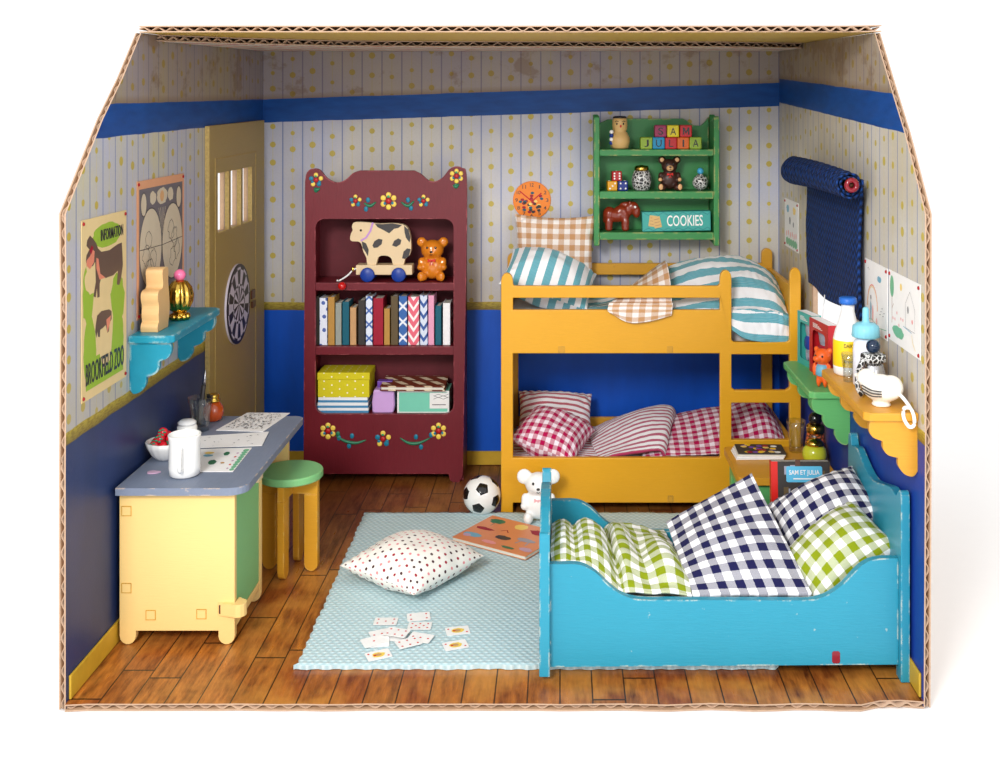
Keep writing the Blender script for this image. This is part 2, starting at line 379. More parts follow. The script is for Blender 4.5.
for nm, c in dict(yellow_dot=(236, 204, 84), teal_dot=(20, 120, 150), green_dot=(62, 158, 106), red_dot=(184, 28, 34), leaf_paint=(34, 116, 84),
                  black=(22, 20, 22), charcoal=(62, 58, 58), white_gloss=(244, 243, 240), cream=(224, 198, 158), lilac=(190, 140, 204), cobalt=(26, 60, 150),
                  bear_orange=(214, 124, 30), scarlet=(206, 32, 26), bead_red=(200, 22, 22), pearl_pink=(232, 112, 158), wood=(222, 180, 124), chestnut=(130, 44, 22),
                  choco=(60, 34, 28), tan=(214, 166, 116), cork=(214, 176, 112), sky_blue=(70, 168, 214), teal_box=(64, 166, 158), mint_box=(120, 204, 178), paper=(236, 234, 232),
                  page=(226, 220, 206), lime_box=(222, 214, 40), lilac_box=(206, 164, 222), violet=(112, 70, 168), orange_toy=(234, 96, 30), red_box=(186, 30, 40), leaf=(18, 140, 104),
                  straw=(220, 26, 44), cap_blue=(38, 104, 196), baby_blue=(130, 200, 218), milk=(240, 240, 240), label_yellow=(246, 206, 28), ivory=(240, 234, 222), dark_bead=(20, 40, 66),
                  lime_jar=(190, 196, 50), red_bead=(132, 16, 36), die_red=(176, 18, 26), die_yellow=(220, 156, 24), die_blue=(16, 40, 130), blk_plum=(150, 40, 84), blk_yellow=(218, 200, 30),
                  blk_red=(190, 34, 42), blk_green=(140, 170, 50), blk_blue=(20, 140, 186), blk_orange=(214, 100, 30), clock_orange=(236, 130, 30), hippo=(96, 76, 66), hippo_pink=(226, 136, 110),
                  poster_green=(150, 182, 56), poster_cream=(226, 200, 146), map_paper=(206, 192, 168), map_dark=(112, 106, 112), map_rim=(222, 160, 120), pin=(160, 20, 26), ink=(52, 50, 56),
                  ink_soft=(128, 126, 132), dart_white=(208, 200, 214), dart_black=(42, 36, 40), sun_y=(240, 206, 110), pink_soft=(232, 150, 150), blue_soft=(110, 170, 196), green_soft=(110, 180, 140),
                  comic=(222, 138, 88), koala=(244, 244, 242), ribbon=(240, 180, 184), grey_toy=(150, 152, 168), title_blue=(90, 178, 214), brick=(90, 60, 50), rope=(236, 236, 236),
                  brown_line=(170, 120, 90), latch=(90, 54, 34), mauve=(196, 160, 186)).items():
    plain(nm, c, .38 if nm not in ('paper', 'page', 'poster_green', 'poster_cream', 'map_paper', 'map_dark') else .7, .45, var=.05)
for nm in ('bead_red', 'pearl_pink', 'dark_bead', 'lime_jar', 'white_gloss', 'straw', 'chestnut', 'bear_orange', 'red_bead', 'die_red', 'die_yellow', 'die_blue', 'black'):
    MAT[nm].node_tree.nodes['Principled BSDF'].inputs['Roughness'].default_value = .16
    MAT[nm].node_tree.nodes['Principled BSDF'].inputs['Coat Weight'].default_value = .4
plain('gold', (214, 176, 80), .18, metal=1.0, var=.1); plain('silver', (206, 206, 210), .2, metal=1.0, var=.1)
plain('amber', (190, 74, 20), .12, .6, var=.15, coat=.5)
def thin_glass():
    t = NT('glass'); out = t.n['Material Output']; tr = t.n.new('ShaderNodeBsdfTransparent'); tr.inputs[0].default_value = (.93, .95, .95, 1)
    gl = t.n.new('ShaderNodeBsdfGlossy'); gl.inputs['Roughness'].default_value = .04; lw = t.n.new('ShaderNodeLayerWeight'); lw.inputs[0].default_value = .35
    mx = t.n.new('ShaderNodeMixShader'); t.l(t.m('MULTIPLY_ADD', lw.outputs['Facing'], .40, .05), mx.inputs[0]); t.l(tr.outputs[0], mx.inputs[1]); t.l(gl.outputs[0], mx.inputs[2]); t.l(mx.outputs[0], out.inputs['Surface'])
thin_glass()
t = NT('baby_bottle_plastic'); t.done(lin((226, 228, 240)), .3, .4)
def silver_relief(name, a, b, sc):
    t = NT(name); o = t.coord(); v = t.n.new('ShaderNodeTexVoronoi'); v.feature = 'DISTANCE_TO_EDGE'; v.inputs['Scale'].default_value = sc; t.l(o, v.inputs['Vector'])
    f = t.ramp(v.outputs['Distance'], .05, .14); return t.done(t.mix(f, lin(a), lin(b)), .3, .6)
silver_relief('silver_filigree', (216, 216, 214), (34, 32, 32), 40)
silver_relief('mosaic', (60, 40, 20), (196, 96, 50), 30)
gingham('gingham_navy', (30, 30, 74), .100); gingham('gingham_navy_small', (28, 28, 70), .088); gingham('gingham_green', (132, 146, 20), .094, (240, 240, 238)); gingham('gingham_green_small', (132, 146, 20), .082, (240, 240, 238))
gingham('gingham_beige', (196, 148, 104), .092, (240, 234, 230)); gingham('gingham_magenta', (176, 14, 78), .070, (240, 226, 236)); gingham('gingham_beige_large', (196, 148, 104), .088, (244, 238, 234))
stripes('stripe_teal', (60, 158, 176), .118, .5, 0); stripes('stripe_teal_v', (66, 160, 178), .118, .5, 1)
stripes('stripe_red', (176, 40, 70), .056, .42, 1); stripes('stripe_magenta', (172, 30, 84), .052, .42, 1)
def spots():
    t = NT('spotted_cotton'); x, n = cloth_nodes(t); s = .056
    v = t.m('ADD', t.m('DIVIDE', x[1], s*.8), 30.0); iv = t.m('FLOOR', v); fv = t.m('FRACT', v)
    u = t.m('ADD', t.m('DIVIDE', x[0], s), t.m('MULTIPLY_ADD', t.m('MODULO', iv, 2.0), .5, 30.0)); iu = t.m('FLOOR', u); fu = t.m('FRACT', u)
    h = t.white(t.vec(iu, iv, 4.0)); j = t.m('MULTIPLY_ADD', h, .2, -.1)
    dx = t.m('SUBTRACT', fu, t.m('ADD', .5, j)); dy = t.m('MULTIPLY', t.m('SUBTRACT', fv, .5), .8)
    d = t.m('LESS_THAN', t.m('SQRT', t.m('ADD', t.m('MULTIPLY', dx, dx), t.m('MULTIPLY', dy, dy))), .17)
    c = t.mix(t.m('GREATER_THAN', h, .36), lin((70, 36, 42)), lin((160, 24, 50))); c = t.mix(t.m('GREATER_THAN', h, .64), c, lin((228, 142, 146)))
    return t.done(t.mix(d, lin((243, 238, 230)), c), .9, .15, sheen=.2)
spots()
def rug():
    t = NT('woven_rug'); o = t.coord(); x = t.xyz(o)
    row = t.m('FLOOR', t.m('MULTIPLY', x[1], 34.0))
    a = t.m('SINE', t.m('MULTIPLY_ADD', x[0], 150.0, t.m('MULTIPLY', row, PI))); b = t.m('ABSOLUTE', t.m('SINE', t.m('MULTIPLY', x[1], 34*PI)))
    h = t.m('MULTIPLY', t.m('MULTIPLY_ADD', a, .5, .5), b); n = t.noise(o, 45, 3, .7); n2 = t.noise(o, 4, 3)
    c = t.mix(t.m('MULTIPLY_ADD', h, .7, t.m('MULTIPLY', n, .3)), lin((162, 194, 204)), lin((214, 230, 233)))
    c = t.mix(t.m('MULTIPLY', n2, .3), c, lin((190, 214, 206)))
    t.bump(t.m('ADD', h, t.m('MULTIPLY', n, .5)), .55, .010)
    return t.done(c, .95, .1, sheen=.2)
rug()
def knit():
    t = NT('navy_knit'); uv = t.coord('UV'); x = t.xyz(uv)
    u = t.m('FRACT', t.m('MULTIPLY', x[0], 15.0)); v = t.m('MULTIPLY', x[1], 19.0)
    sk = t.m('ABSOLUTE', t.m('SUBTRACT', u, .5)); f = t.m('SINE', t.m('MULTIPLY', t.m('ADD', v, t.m('MULTIPLY', sk, 1.6)), 2*PI))
    h = t.m('MULTIPLY_ADD', f, .5, .5); n = t.noise(uv, 30, 3)
    c = t.mix(t.m('MULTIPLY', h, t.m('MULTIPLY_ADD', n, .6, .5)), lin((5, 14, 38)), lin((20, 66, 140)))
    t.bump(h, .8, .012); return t.done(c, .75, .3)
knit()
def cover(name, base, ink, mode, sc):
    t = NT(name); o = t.coord(); x = t.xyz(o)
    if mode == 'lattice':
        a = t.m('ABSOLUTE', t.m('SUBTRACT', t.m('FRACT', t.m('MULTIPLY', t.m('ADD', x[0], x[2]), sc)), .5)); b = t.m('ABSOLUTE', t.m('SUBTRACT', t.m('FRACT', t.m('MULTIPLY', t.m('SUBTRACT', x[0], x[2]), sc)), .5))
        f = t.m('LESS_THAN', t.m('MINIMUM', a, b), .09)
    elif mode == 'chevron':
        k = t.m('ABSOLUTE', t.m('SUBTRACT', t.m('FRACT', t.m('MULTIPLY', x[0], sc)), .5)); f = t.m('LESS_THAN', t.m('FRACT', t.m('ADD', t.m('MULTIPLY', x[2], sc), t.m('MULTIPLY', k, 1.5))), .38)
    elif mode == 'rows':
        f = t.m('LESS_THAN', t.m('FRACT', t.m('MULTIPLY', x[2], sc)), .4)
    elif mode == 'dots':
        dx = t.m('SUBTRACT', t.m('FRACT', t.m('MULTIPLY', x[0], sc)), .5); r_ = t.m('MULTIPLY_ADD', t.m('MODULO', t.m('FLOOR', t.m('MULTIPLY', x[0], sc)), 2.0), .5, t.m('MULTIPLY', t.m('ADD', x[1], x[2]), sc))
        dz = t.m('SUBTRACT', t.m('FRACT', r_), .5); f = t.m('LESS_THAN', t.m('SQRT', t.m('ADD', t.m('MULTIPLY', dx, dx), t.m('MULTIPLY', dz, dz))), .10)
    elif mode == 'flowers':
        v = t.n.new('ShaderNodeTexVoronoi'); v.inputs['Scale'].default_value = sc; t.l(o, v.inputs['Vector']); f = t.m('LESS_THAN', v.outputs['Distance'], .32)
    elif mode == 'slash':
        a = t.m('FRACT', t.m('MULTIPLY', t.m('ADD', x[0], t.m('MULTIPLY', x[1], .9)), sc)); f = t.m('LESS_THAN', a, .42)
        f = t.m('MULTIPLY', f, t.m('LESS_THAN', t.m('FRACT', t.m('MULTIPLY', x[1], 9.0)), .7))
    return t.done(t.mix(f, lin(base), lin(ink)), .6, .3)
cover('cover_floral', (226, 230, 244), (84, 104, 168), 'flowers', 20); cover('cover_lattice_pale', (222, 230, 246), (78, 108, 176), 'lattice', 9)
cover('cover_lattice_blue', (60, 104, 172), (232, 236, 246), 'lattice', 8); cover('cover_waves', (214, 224, 242), (60, 92, 160), 'chevron', 11)
cover('cover_chevron', (230, 106, 126), (244, 240, 240), 'chevron', 12); cover('cover_rose', (230, 160, 190), (244, 214, 226), 'dots', 12)
cover('cover_stripes', (236, 238, 240), (74, 140, 186), 'rows', 21); cover('box_dots', (214, 200, 30), (250, 248, 220), 'dots', 16)
cover('cover_cocoa', (116, 52, 34), (226, 206, 176), 'slash', 7)
for nm, c in dict(bk_olive=(52, 48, 40), bk_ochre=(182, 136, 66), bk_sage=(150, 154, 146), bk_teal=(18, 92, 112), bk_tan=(196, 152, 106), bk_char=(58, 54, 52), bk_red=(158, 20, 48), bk_brown=(96, 80, 54), bk_white=(240, 238, 240)).items():
    plain(nm, c, .55, .35, var=.12, sc=30)
# ================================================================== THE CARDBOARD ROOM
XL, XR, YF, YB, TH = -2.485, 1.835, 5.53, 9.2, .034
def struct(o): return tag(o, kind='structure')
def flutes(mb, a, b, inw, thick, depth=.14, wl=.085, mat=0):
    """the wavy core of the board along one cut edge a->b; inw points into the board, thick across it"""
    a, b, inw, thick = map(Vector, (a, b, inw, thick)); L = (b-a).length; n = max(8, int(L/wl*8)); vs = []; fs = []
    for i in range(n+1):
        s = i/n; p = a.lerp(b, s); w = .5+.44*math.sin(2*PI*s*L/wl + .9*noise.noise(Vector((s*6, L, 1))))
        q = p+thick*w+inw*(.008+.010*noise.noise(Vector((s*L*4, 3, L))))
        vs += [q, q+inw*depth]
        if i: fs.append((2*i-2, 2*i-1, 2*i+1, 2*i))
    mb.add(vs, fs, mat, True)
def edgy(pts, k=.012, step=.12, open_from=0, open_to=1):
    """rough up the cut edge between consecutive outline points"""
    return pts
def panel(name, outline, holes, ax, c_in, c_out, paper, flute_edges, core_inset=.10):
    sgn = 1 if c_out > c_in else -1; li = .007*sgn
    mb = MB(); mb.prism(outline, c_in, c_in+li, ax, 0, holes, smat=1); mb.prism(outline, c_out-li, c_out, ax, 2, holes, smat=1)
    o = mb.build(name, [paper, 'cardboard_edge', 'cardboard'])
    struct(o)
    core = MB()
    cen = Vector((sum(p[0] for p in outline)/len(outline), sum(p[1] for p in outline)/len(outline)))
    ins = []
    for p in outline:
        v = cen-Vector(p); ins.append(tuple(Vector(p)+Vector((math.copysign(min(core_inset, abs(v.x)), v.x), math.copysign(min(core_inset, abs(v.y)), v.y)))))
    core.prism(ins, c_in+li*1.1, c_out-li*1.1, ax, 0, holes)
    core.build('core', 'cardboard', o)
    A = AX[ax]; mb = MB()
    for (a, b, inw) in flute_edges:
        p, q = A @ Vector((a[0], a[1], c_in+li)), A @ Vector((b[0], b[1], c_in+li)); iv = A.to_3x3() @ Vector((inw[0], inw[1], 0)); tv = A.to_3x3() @ Vector((0, 0, c_out-c_in-2*li))
        flutes(mb, p, q, iv, tv)
    if flute_edges: mb.build('fluted_edge', 'cardboard_edge', o, solid=.005)
    return o
SLOTS = [(7.883, 8.145), (8.195, 8.452), (8.505, 8.753)]
slot_holes = [[(a, 2.09), (b, 2.09), (b, 2.52), (a, 2.52)] for a, b in SLOTS]
lo = [(YF, -.03), (YF, 1.2), (YF+.012, 2.0), (YF, 2.46), (5.98, 2.93), (6.25, 3.16), (6.53, 3.4375), (YB+.03, 3.503), (YB+.03, -.03)]
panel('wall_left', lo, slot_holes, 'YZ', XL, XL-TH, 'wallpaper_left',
      [(lo[0], lo[1], (1, 0)), (lo[1], lo[2], (1, 0)), (lo[2], lo[3], (1, 0)), (lo[3], lo[4], (.7, -.7)), (lo[4], lo[5], (.7, -.7)), (lo[5], lo[6], (.7, -.7))])
WH = [(6.90, 1.40), (7.98, 1.40), (7.98, 2.36), (6.90, 2.36)]
ro = [(YF+.02, -.03), (YF, 1.3), (YF, 2.46), (5.86, 2.86), (6.12, 3.12), (6.42, 3.43), (YB+.03, 3.50), (YB+.03, -.03)]
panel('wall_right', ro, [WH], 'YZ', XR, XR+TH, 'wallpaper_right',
      [(ro[0], ro[1], (1, 0)), (ro[1], ro[2], (1, 0)), (ro[2], ro[3], (.7, -.7)), (ro[3], ro[4], (.7, -.7)), (ro[4], ro[5], (.7, -.7))])
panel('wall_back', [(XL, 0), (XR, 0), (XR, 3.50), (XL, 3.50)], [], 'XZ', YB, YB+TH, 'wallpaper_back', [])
fo = [(XL, YF-.01)]+[(XL+(XR-XL)*i/40, YF+.012*noise.noise(Vector((i*.45, 2, 1)))+(.03 if i > 37 else 0)) for i in range(1, 40)]+[(XR, YF+.02), (XR, YB), (XL, YB)]
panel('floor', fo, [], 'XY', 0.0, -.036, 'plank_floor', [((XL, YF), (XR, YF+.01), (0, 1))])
def ceil_z(y): return 3.437+(y-6.45)*.0235
CM = frame((0, 0, 3.437-6.45*.0235), (1, 0, 0), (0, 1, .0235))
def ceiling():
    o = [(XL, 6.50)]+[(XL+(XR-XL+.04)*i/24, 6.47+.014*noise.noise(Vector((i*.6, 7, 1)))) for i in range(1, 24)]+[(XR+.035, 6.40), (XR+.035, YB+.03), (XL, YB+.03)]
    mb = MB(CM); mb.prism(o, .0, .007, 'XY', 0, smat=1); mb.prism(o, .033, .040, 'XY', 2, smat=1)
    c = struct(mb.build('ceiling', ['yellow_liner', 'cardboard_edge', 'cardboard']))
    mb = MB(CM); mb.prism([(XL, 6.62), (XR, 6.55), (XR, YB), (XL, YB)], .008, .032, 'XY'); mb.build('core', 'cardboard', c)
    mb = MB(); flutes(mb, CM @ Vector((XL, 6.49, .007)), CM @ Vector((XR+.03, 6.42, .007)), (0, 1, 0), (0, 0, .026)); mb.build('fluted_edge', 'cardboard_edge', c, solid=.005)
    # the second, folded-in flap glued below the rear half
    f = [(XL+.01, 6.75), (XL+.35, 7.25), (XL+.9, 7.75), (-.9, 7.92), (.2, 7.98), (1.2, 8.0), (XR-.01, 8.3), (XR-.01, YB-.005), (XL+.01, YB-.005)]
    mb = MB(CM); mb.prism(f, -.008, -.002, 'XY', 1, smat=1); mb.prism(f, -.042, -.036, 'XY', 0, smat=1)
    fl = mb.build('inner_flap', ['printed_flap', 'cardboard_edge'], c)
    mb = MB()
    for i in range(6):
        a, b = CM @ Vector((f[i][0], f[i][1], -.036)), CM @ Vector((f[i+1][0], f[i+1][1], -.036)); flutes(mb, a, b, (0, 1, 0), (0, 0, .026))
    mb.build('fluted_edge', 'cardboard_edge', fl, solid=.005)
    mb = MB(CM); mb.prism([(x, min(y+.22, YB-.01)) for x, y in f[:-2]]+f[-2:], -.035, -.009, 'XY'); mb.build('core', 'cardboard', fl)
ceiling()
# window opening behind the blind, its cut rim showing
mb = MB(); mb.prism([(6.88, 1.38), (8.0, 1.38), (8.0, 2.38), (6.88, 2.38)], XR-.003, XR-.0005, 'YZ', 0, [WH])
mb.prism(WH, XR, XR+TH, 'YZ', 0, [[(6.908, 1.408), (7.972, 1.408), (7.972, 2.352), (6.908, 2.352)]]); struct(mb.build('window_1', ['cardboard_edge']))
struct(MB().prism(rrect(XL+.005, XR-.005, .005, .118, .02), YB-.014, YB-.001, 'XZ').build('baseboard_back', 'ochre_skirting', bevel=.004))
struct(MB().prism([(YF+.03, .004), (YB-.016, .004), (YB-.016, .118), (YF+.03, .125)], XL+.001, XL+.014, 'YZ').build('baseboard_left', 'ochre_skirting', bevel=.004))
struct(MB().prism([(YF+.05, .004), (YB-.016, .004), (YB-.016, .118), (YF+.05, .125)], XR-.014, XR-.001, 'YZ').build('baseboard_right', 'ochre_skirting', bevel=.004))
struct(MB().box(-60, 60, -30, 90, -.08, -.0385).build('ground', 'white_ground'))

# door with three slots, standing proud of the left wall
dx = XL+.034
mb = MB(); mb.prism([(7.69, .004), (9.12, .004), (9.12, 2.885), (7.69, 2.862)], XL+.001, dx, 'YZ', 0, slot_holes, smat=1)
door = struct(mb.build('door_1', ['door_paint', 'raw_wood_edge'], bevel=.004))
mb = MB()
for a, b in (((7.82, 0), (7.82, 2.62)), ((7.82, 2.62), (8.86, 2.635)), ((8.86, 2.635), (8.86, 0))):
    mb.prism([(a[0]-.006, a[1]), (b[0]+.006, b[1]-.006 if a[1] != 0 and b[1] != 0 else b[1]), (b[0]+.006, b[1]+.006 if a[1] != 0 and b[1] != 0 else b[1]), (a[0]-.006, a[1]+.01)] if a[1] and b[1] else [(a[0]-.006, .02), (a[0]+.006, .02), (a[0]+.006, 2.62), (a[0]-.006, 2.62)], dx, dx+.0035, 'YZ')
mb.build('groove_bead', 'raw_wood_edge', door)
mb = MB(); mb.box(dx, dx+.02, 8.72, 8.80, 1.40, 1.45); mb.box(dx, dx+.015, 8.71, 8.80, 1.47, 1.54); mb.build('latch', 'latch', door, bevel=.004)

# ================================================================== FLAT THINGS ON THE WALLS
def ellp(cx, cy, rx, ry, n=18, a0=0): return [(cx+rx*math.cos(2*PI*i/n+a0), cy+ry*math.sin(2*PI*i/n+a0)) for i in range(n)]
def blot(cx, cy, rx, ry, seed, n=26, k=.35):
    return [(cx+rx*math.cos(2*PI*i/n)*(1+k*noise.noise(Vector((math.cos(2*PI*i/n)*2, math.sin(2*PI*i/n)*2, seed)))), cy+ry*math.sin(2*PI*i/n)*(1+k*noise.noise(Vector((math.cos(2*PI*i/n)*2, math.sin(2*PI*i/n)*2, seed+9))))) for i in range(n)]
def stroke(pts, w): # ribbon polygon
    L = []; Rr = []
    for i, p in enumerate(pts):
        q = pts[min(i+1, len(pts)-1)]; o = pts[max(i-1, 0)]; t = Vector((q[0]-o[0], q[1]-o[1])); t.normalize(); L.append((p[0]-t.y*w/2, p[1]+t.x*w/2)); Rr.append((p[0]+t.y*w/2, p[1]-t.x*w/2))
    return L+Rr[::-1]
def sheet(name, label, cat, F, w, h, mats, shapes, texts=(), pins=True, t=.004, group=None, curl=0):
    """a flat printed sheet: origin at its lower left, mats[0] the paper; shapes = (polygon, material index)"""
    mb = MB(F); mb.prism([(0, 0), (w, 0), (w, h), (0, h)], 0, t, 'XY', 0)
    o = tag(mb.build(name, mats[0], loc=F.translation), label, cat, group)
    if shapes or texts:
        mb = MB(F)
        for i, (p, m) in enumerate(shapes): mb.flat(p, t+.0004+.00006*i, I4, m-1)
        mb.build('printed_picture', mats[1:], o, fix=False) if shapes else None
    for (s, cx, cy, tw, th_, m) in texts:
        MB(F @ Matrix.Translation((cx, cy, 0))).text(s, tw, th_, I4, 0, t+.0015+.00006*len(shapes)).build('lettering', mats[m], o)
    if pins:
        for x, y in ((.02, .02), (w-.02, .02), (w-.02, h-.02), (.02, h-.02)):
            MB(F).lathe([(.0, .0), (.011, .001), (.008, .007), (.0, .009)], (x, y, t), 10).build('pin', 'pin', o)
    return o
# zoo poster
F = frame((XL+.002, 5.70, 1.46), (0, 1, 0), (0, 0, 1)); w, h = .59, .95
def S(pts): return [((x-22)/168*w, (1-(y-45)/690)*h) for x, y in pts]
def sk(x, y): # straighten the foreshortened, sheared print of the photograph
    x_ = (x-22)/165.0; top = 52-18*x_; bot = 745-82*x_; return (x_*w, (1-(y-top)/(bot-top))*h)
body = [(40,228),(36,205),(38,185),(48,165),(38,150),(40,130),(50,112),(60,125),(72,145),(78,165),(90,180),(120,178),(150,160),(168,155),(170,190),(172,240),(165,290),(158,315),(148,312),(152,260),(135,275),(105,282),(92,268),(84,300),(84,350),(76,352),(74,315),(70,350),(62,345),(70,290),(68,215),(60,230)]
calf = [(70,455),(75,420),(90,405),(118,402),(128,410),(128,440),(120,455),(118,485),(112,490),(106,460),(95,470),(86,475),(85,503),(78,500),(76,480),(72,505),(68,480)]
shp = [([(.035, .035), (w-.035, .035), (w-.035, h-.035), (.035, h-.035)], 1)]
shp += [(blot(*sk(112, 118)[0:2], .19, .065, 3, 26, .2), 2), (blot(*sk(45, 330), .07, .16, 5), 2), (blot(*sk(150, 380), .10, .16, 6), 2), (blot(*sk(50, 560), .08, .18, 8), 2), (blot(*sk(150, 520), .09, .14, 12), 2),
        ([(.05, .05), (w-.05, .05), (w-.05, .21), (.05, .21)], 2), (blot(*sk(105, 470), .10, .2, 4), 1), (blot(*sk(60, 260), .10, .10, 14), 1),
        ([sk(*p) for p in body], 3), ([sk(*p) for p in ((38,225),(38,205),(50,190),(58,165),(66,175),(64,215),(50,240))], 4), ([sk(*p) for p in ((72,200),(80,205),(86,262),(105,280),(84,285),(72,240))], 4), ([sk(*p) for p in ((48,170),(56,150),(62,160),(54,185))], 5),
        ([sk(*p) for p in calf], 3), ([sk(*p) for p in ((108,440),(126,425),(122,455),(112,490))], 4)]
sheet('zoo_poster', 'green and cream poster with a dark hippopotamus and calf pinned on the left wall', 'poster', F, w, h, ['poster_cream', 'poster_cream', 'poster_green', 'hippo', 'hippo_pink', 'bk_red', 'ink'], shp,
      [('INFORMATION', .385, h-.105, .30, .062, 6), ('BROOKFIELD ZOO', w/2, .135, .50, .115, 6)])
# map
F = frame((XL+.002, 6.45, 1.745), (0, 1, 0), (0, 0, 1)); w, h = .80, .815
shp = [([(.03, .03), (w-.03, .03), (w-.03, h-.05), (.03, h-.05)], 1)]
for cx in (.215, .585): shp += [(ellp(cx, .40, .185, .245, 30), 3), (ellp(cx, .40, .178, .237, 30), 2)]
for cx in (.10, .70): shp += [(ellp(cx, .67, .05, .075, 20), 3), (ellp(cx, .67, .043, .067, 20), 2), (ellp(cx, .11, .06, .06, 20), 2)]
shp += [(blot(.40, .70, .09, .05, 3), 2), (blot(.25, .70, .05, .04, 7), 2), (blot(.55, .70, .05, .04, 8), 2), (blot(.40, .09, .08, .04, 9), 2), (ellp(.40, .70, .035, .035), 4)]
for k, (cx, cy) in enumerate(((.18, .45), (.25, .33), (.20, .28), (.56, .47), (.62, .42), (.58, .30), (.66, .34), (.13, .36))):
    b = blot(cx, cy, .05, .055, k*3.1, 22, .6); shp.append((stroke(b+[b[0]], .004), 3))
shp += [(stroke([(.03, .405), (.4, .395), (w-.03, .405)], .004), 3)]+[(stroke([(.40+dx_, .47), (.40+dx_*.6, .56), (.40+dx_*1.2, .63)], .005), 2) for dx_ in (-.05, -.025, 0, .025, .05)]
sheet('world_map', 'old style two hemisphere map with salmon border on the left wall', 'map', F, w, h, ['map_rim', 'map_dark', 'map_paper', 'ink', 'tan'], shp)
# children's drawings on the right wall
def rw(y, z): return frame((XR-.002, y, z), (0, -1, 0), (0, 0, 1))
def arcs(cx, cy, r, a0, a1, w): return stroke([(cx+r*math.cos(R(a0+(a1-a0)*i/16)), cy+r*1.3*math.sin(R(a0+(a1-a0)*i/16))) for i in range(17)], w)
w, h = .455, .405
sheet('rainbow_drawing', "child's drawing of a figure under a rainbow, left of the tree drawing", 'drawing', rw(6.60, 1.69), w, h, ['paper', 'orange_toy', 'sun_y', 'blue_soft', 'pink_soft', 'green_soft', 'ink_soft'],
      [(arcs(.16, .13, .105, 0, 180, .006), 1), (arcs(.16, .13, .097, 0, 180, .005), 2), (blot(.13, .11, .014, .06, 2), 3), (blot(.17, .10, .012, .05, 3), 4), (ellp(.13, .19, .012, .014), 6), (blot(.30, .32, .04, .018, 5), 3), (stroke([(.06, .35), (.08, .36), (.10, .345)], .003), 6),
       (stroke([(.02, .05), (.15, .065), (.3, .04), (.44, .055)], .004), 5)]+[(stroke([(.30+.02*i, .12+.02*(i % 3)), (.33+.02*i, .125+.02*(i % 3))], .003), 6) for i in range(5)]+[(ellp(.25, .07, .008, .02), 4)])
w, h = .535, .385
sheet('tree_drawing', "child's drawing with a green tree and house, nearest the right wall's front edge", 'drawing', rw(6.12, 1.712), w, h, ['paper', 'green_soft', 'brown_line', 'sun_y', 'pink_soft', 'ink_soft', 'blue_soft'],
      [(ellp(.06, .30, .035, .06), 1), (stroke([(.06, .25), (.062, .18), (.06, .10)], .006), 2), (stroke([(.06, .18), (.09, .21)], .003), 2), (ellp(.22, .32, .018, .02), 3)]+
      [(ellp(.08+.035*i, .13+.02*((i*7) % 3)-.02*(i % 2), .008, .009), 4) for i in range(6)]+[(stroke([(.30, .12), (.30, .25), (.37, .32), (.45, .24), (.45, .12), (.30, .12)], .003), 5), (stroke([(.26, .12), (.40, .11)], .004), 6), (ellp(.34, .22, .012, .02), 5), (ellp(.41, .17, .012, .012), 4),
       (stroke([(.40, .10), (.42, .06), (.46, .03)], .004), 3), (blot(.17, .07, .10, .03, 4), 1)])
w, h = .50, .385
sheet('garden_drawing', 'small garden picture sheet pinned between the knitted blind and back corner', 'drawing', rw(8.95, 1.87), w, h, ['paper', 'blue_soft', 'sun_y', 'ink_soft', 'pink_soft', 'green_soft'],
      [(blot(.12, .31, .05, .03, 1), 1), (blot(.36, .31, .05, .03, 2), 2), (blot(.20, .22, .03, .03, 3), 3), (blot(.33, .20, .02, .02, 4), 3)]+[(ellp(.08+.07*i, .11+.01*(i % 2), .015, .022), 4) for i in range(6)]+[(blot(.10+.08*i, .05, .05, .03, i+3), 5) for i in range(5)])
# dartboard
F = frame((dx+.001, 8.33, 1.505), (0, 1, 0), (0, 0, 1)); rb_ = .30
o = tag(MB(F).lathe([(rb_, 0), (rb_, .018), (rb_*.985, .020)], n=48, smooth=False).lathe([(rb_*1.003, 0), (rb_*1.003, .015), (rb_, .0152)], n=48, mat=1, smooth=False).build('dartboard', ['dart_black', 'dart_white'], loc=F.translation), 'round black and white dartboard hanging on the olive door', 'dartboard')
mb = MB(F)
for i in range(20):
    for r0, r1, odd in ((.06, .44, 0), (.44, .50, 1), (.50, .86, 0), (.86, .92, 1)):
        if (i+odd) % 2 == 0: mb.flat(arc(0, 0, r1*rb_, i*18-9, i*18+9, 4)+arc(0, 0, r0*rb_, i*18+9, i*18-9, 4), .0205, I4)
mb.flat(ellp(0, 0, .035*rb_, .035*rb_), .021, I4); mb.build('scoring_segments', 'dart_white', o, fix=False)
MB(F).lathe([(rb_*.98, .034), (rb_*1.005, .034), (rb_*1.005, .041), (rb_*.98, .041), (rb_*.98, .034)], n=48, smooth=False).build('rim', 'dart_white', o) if False else None
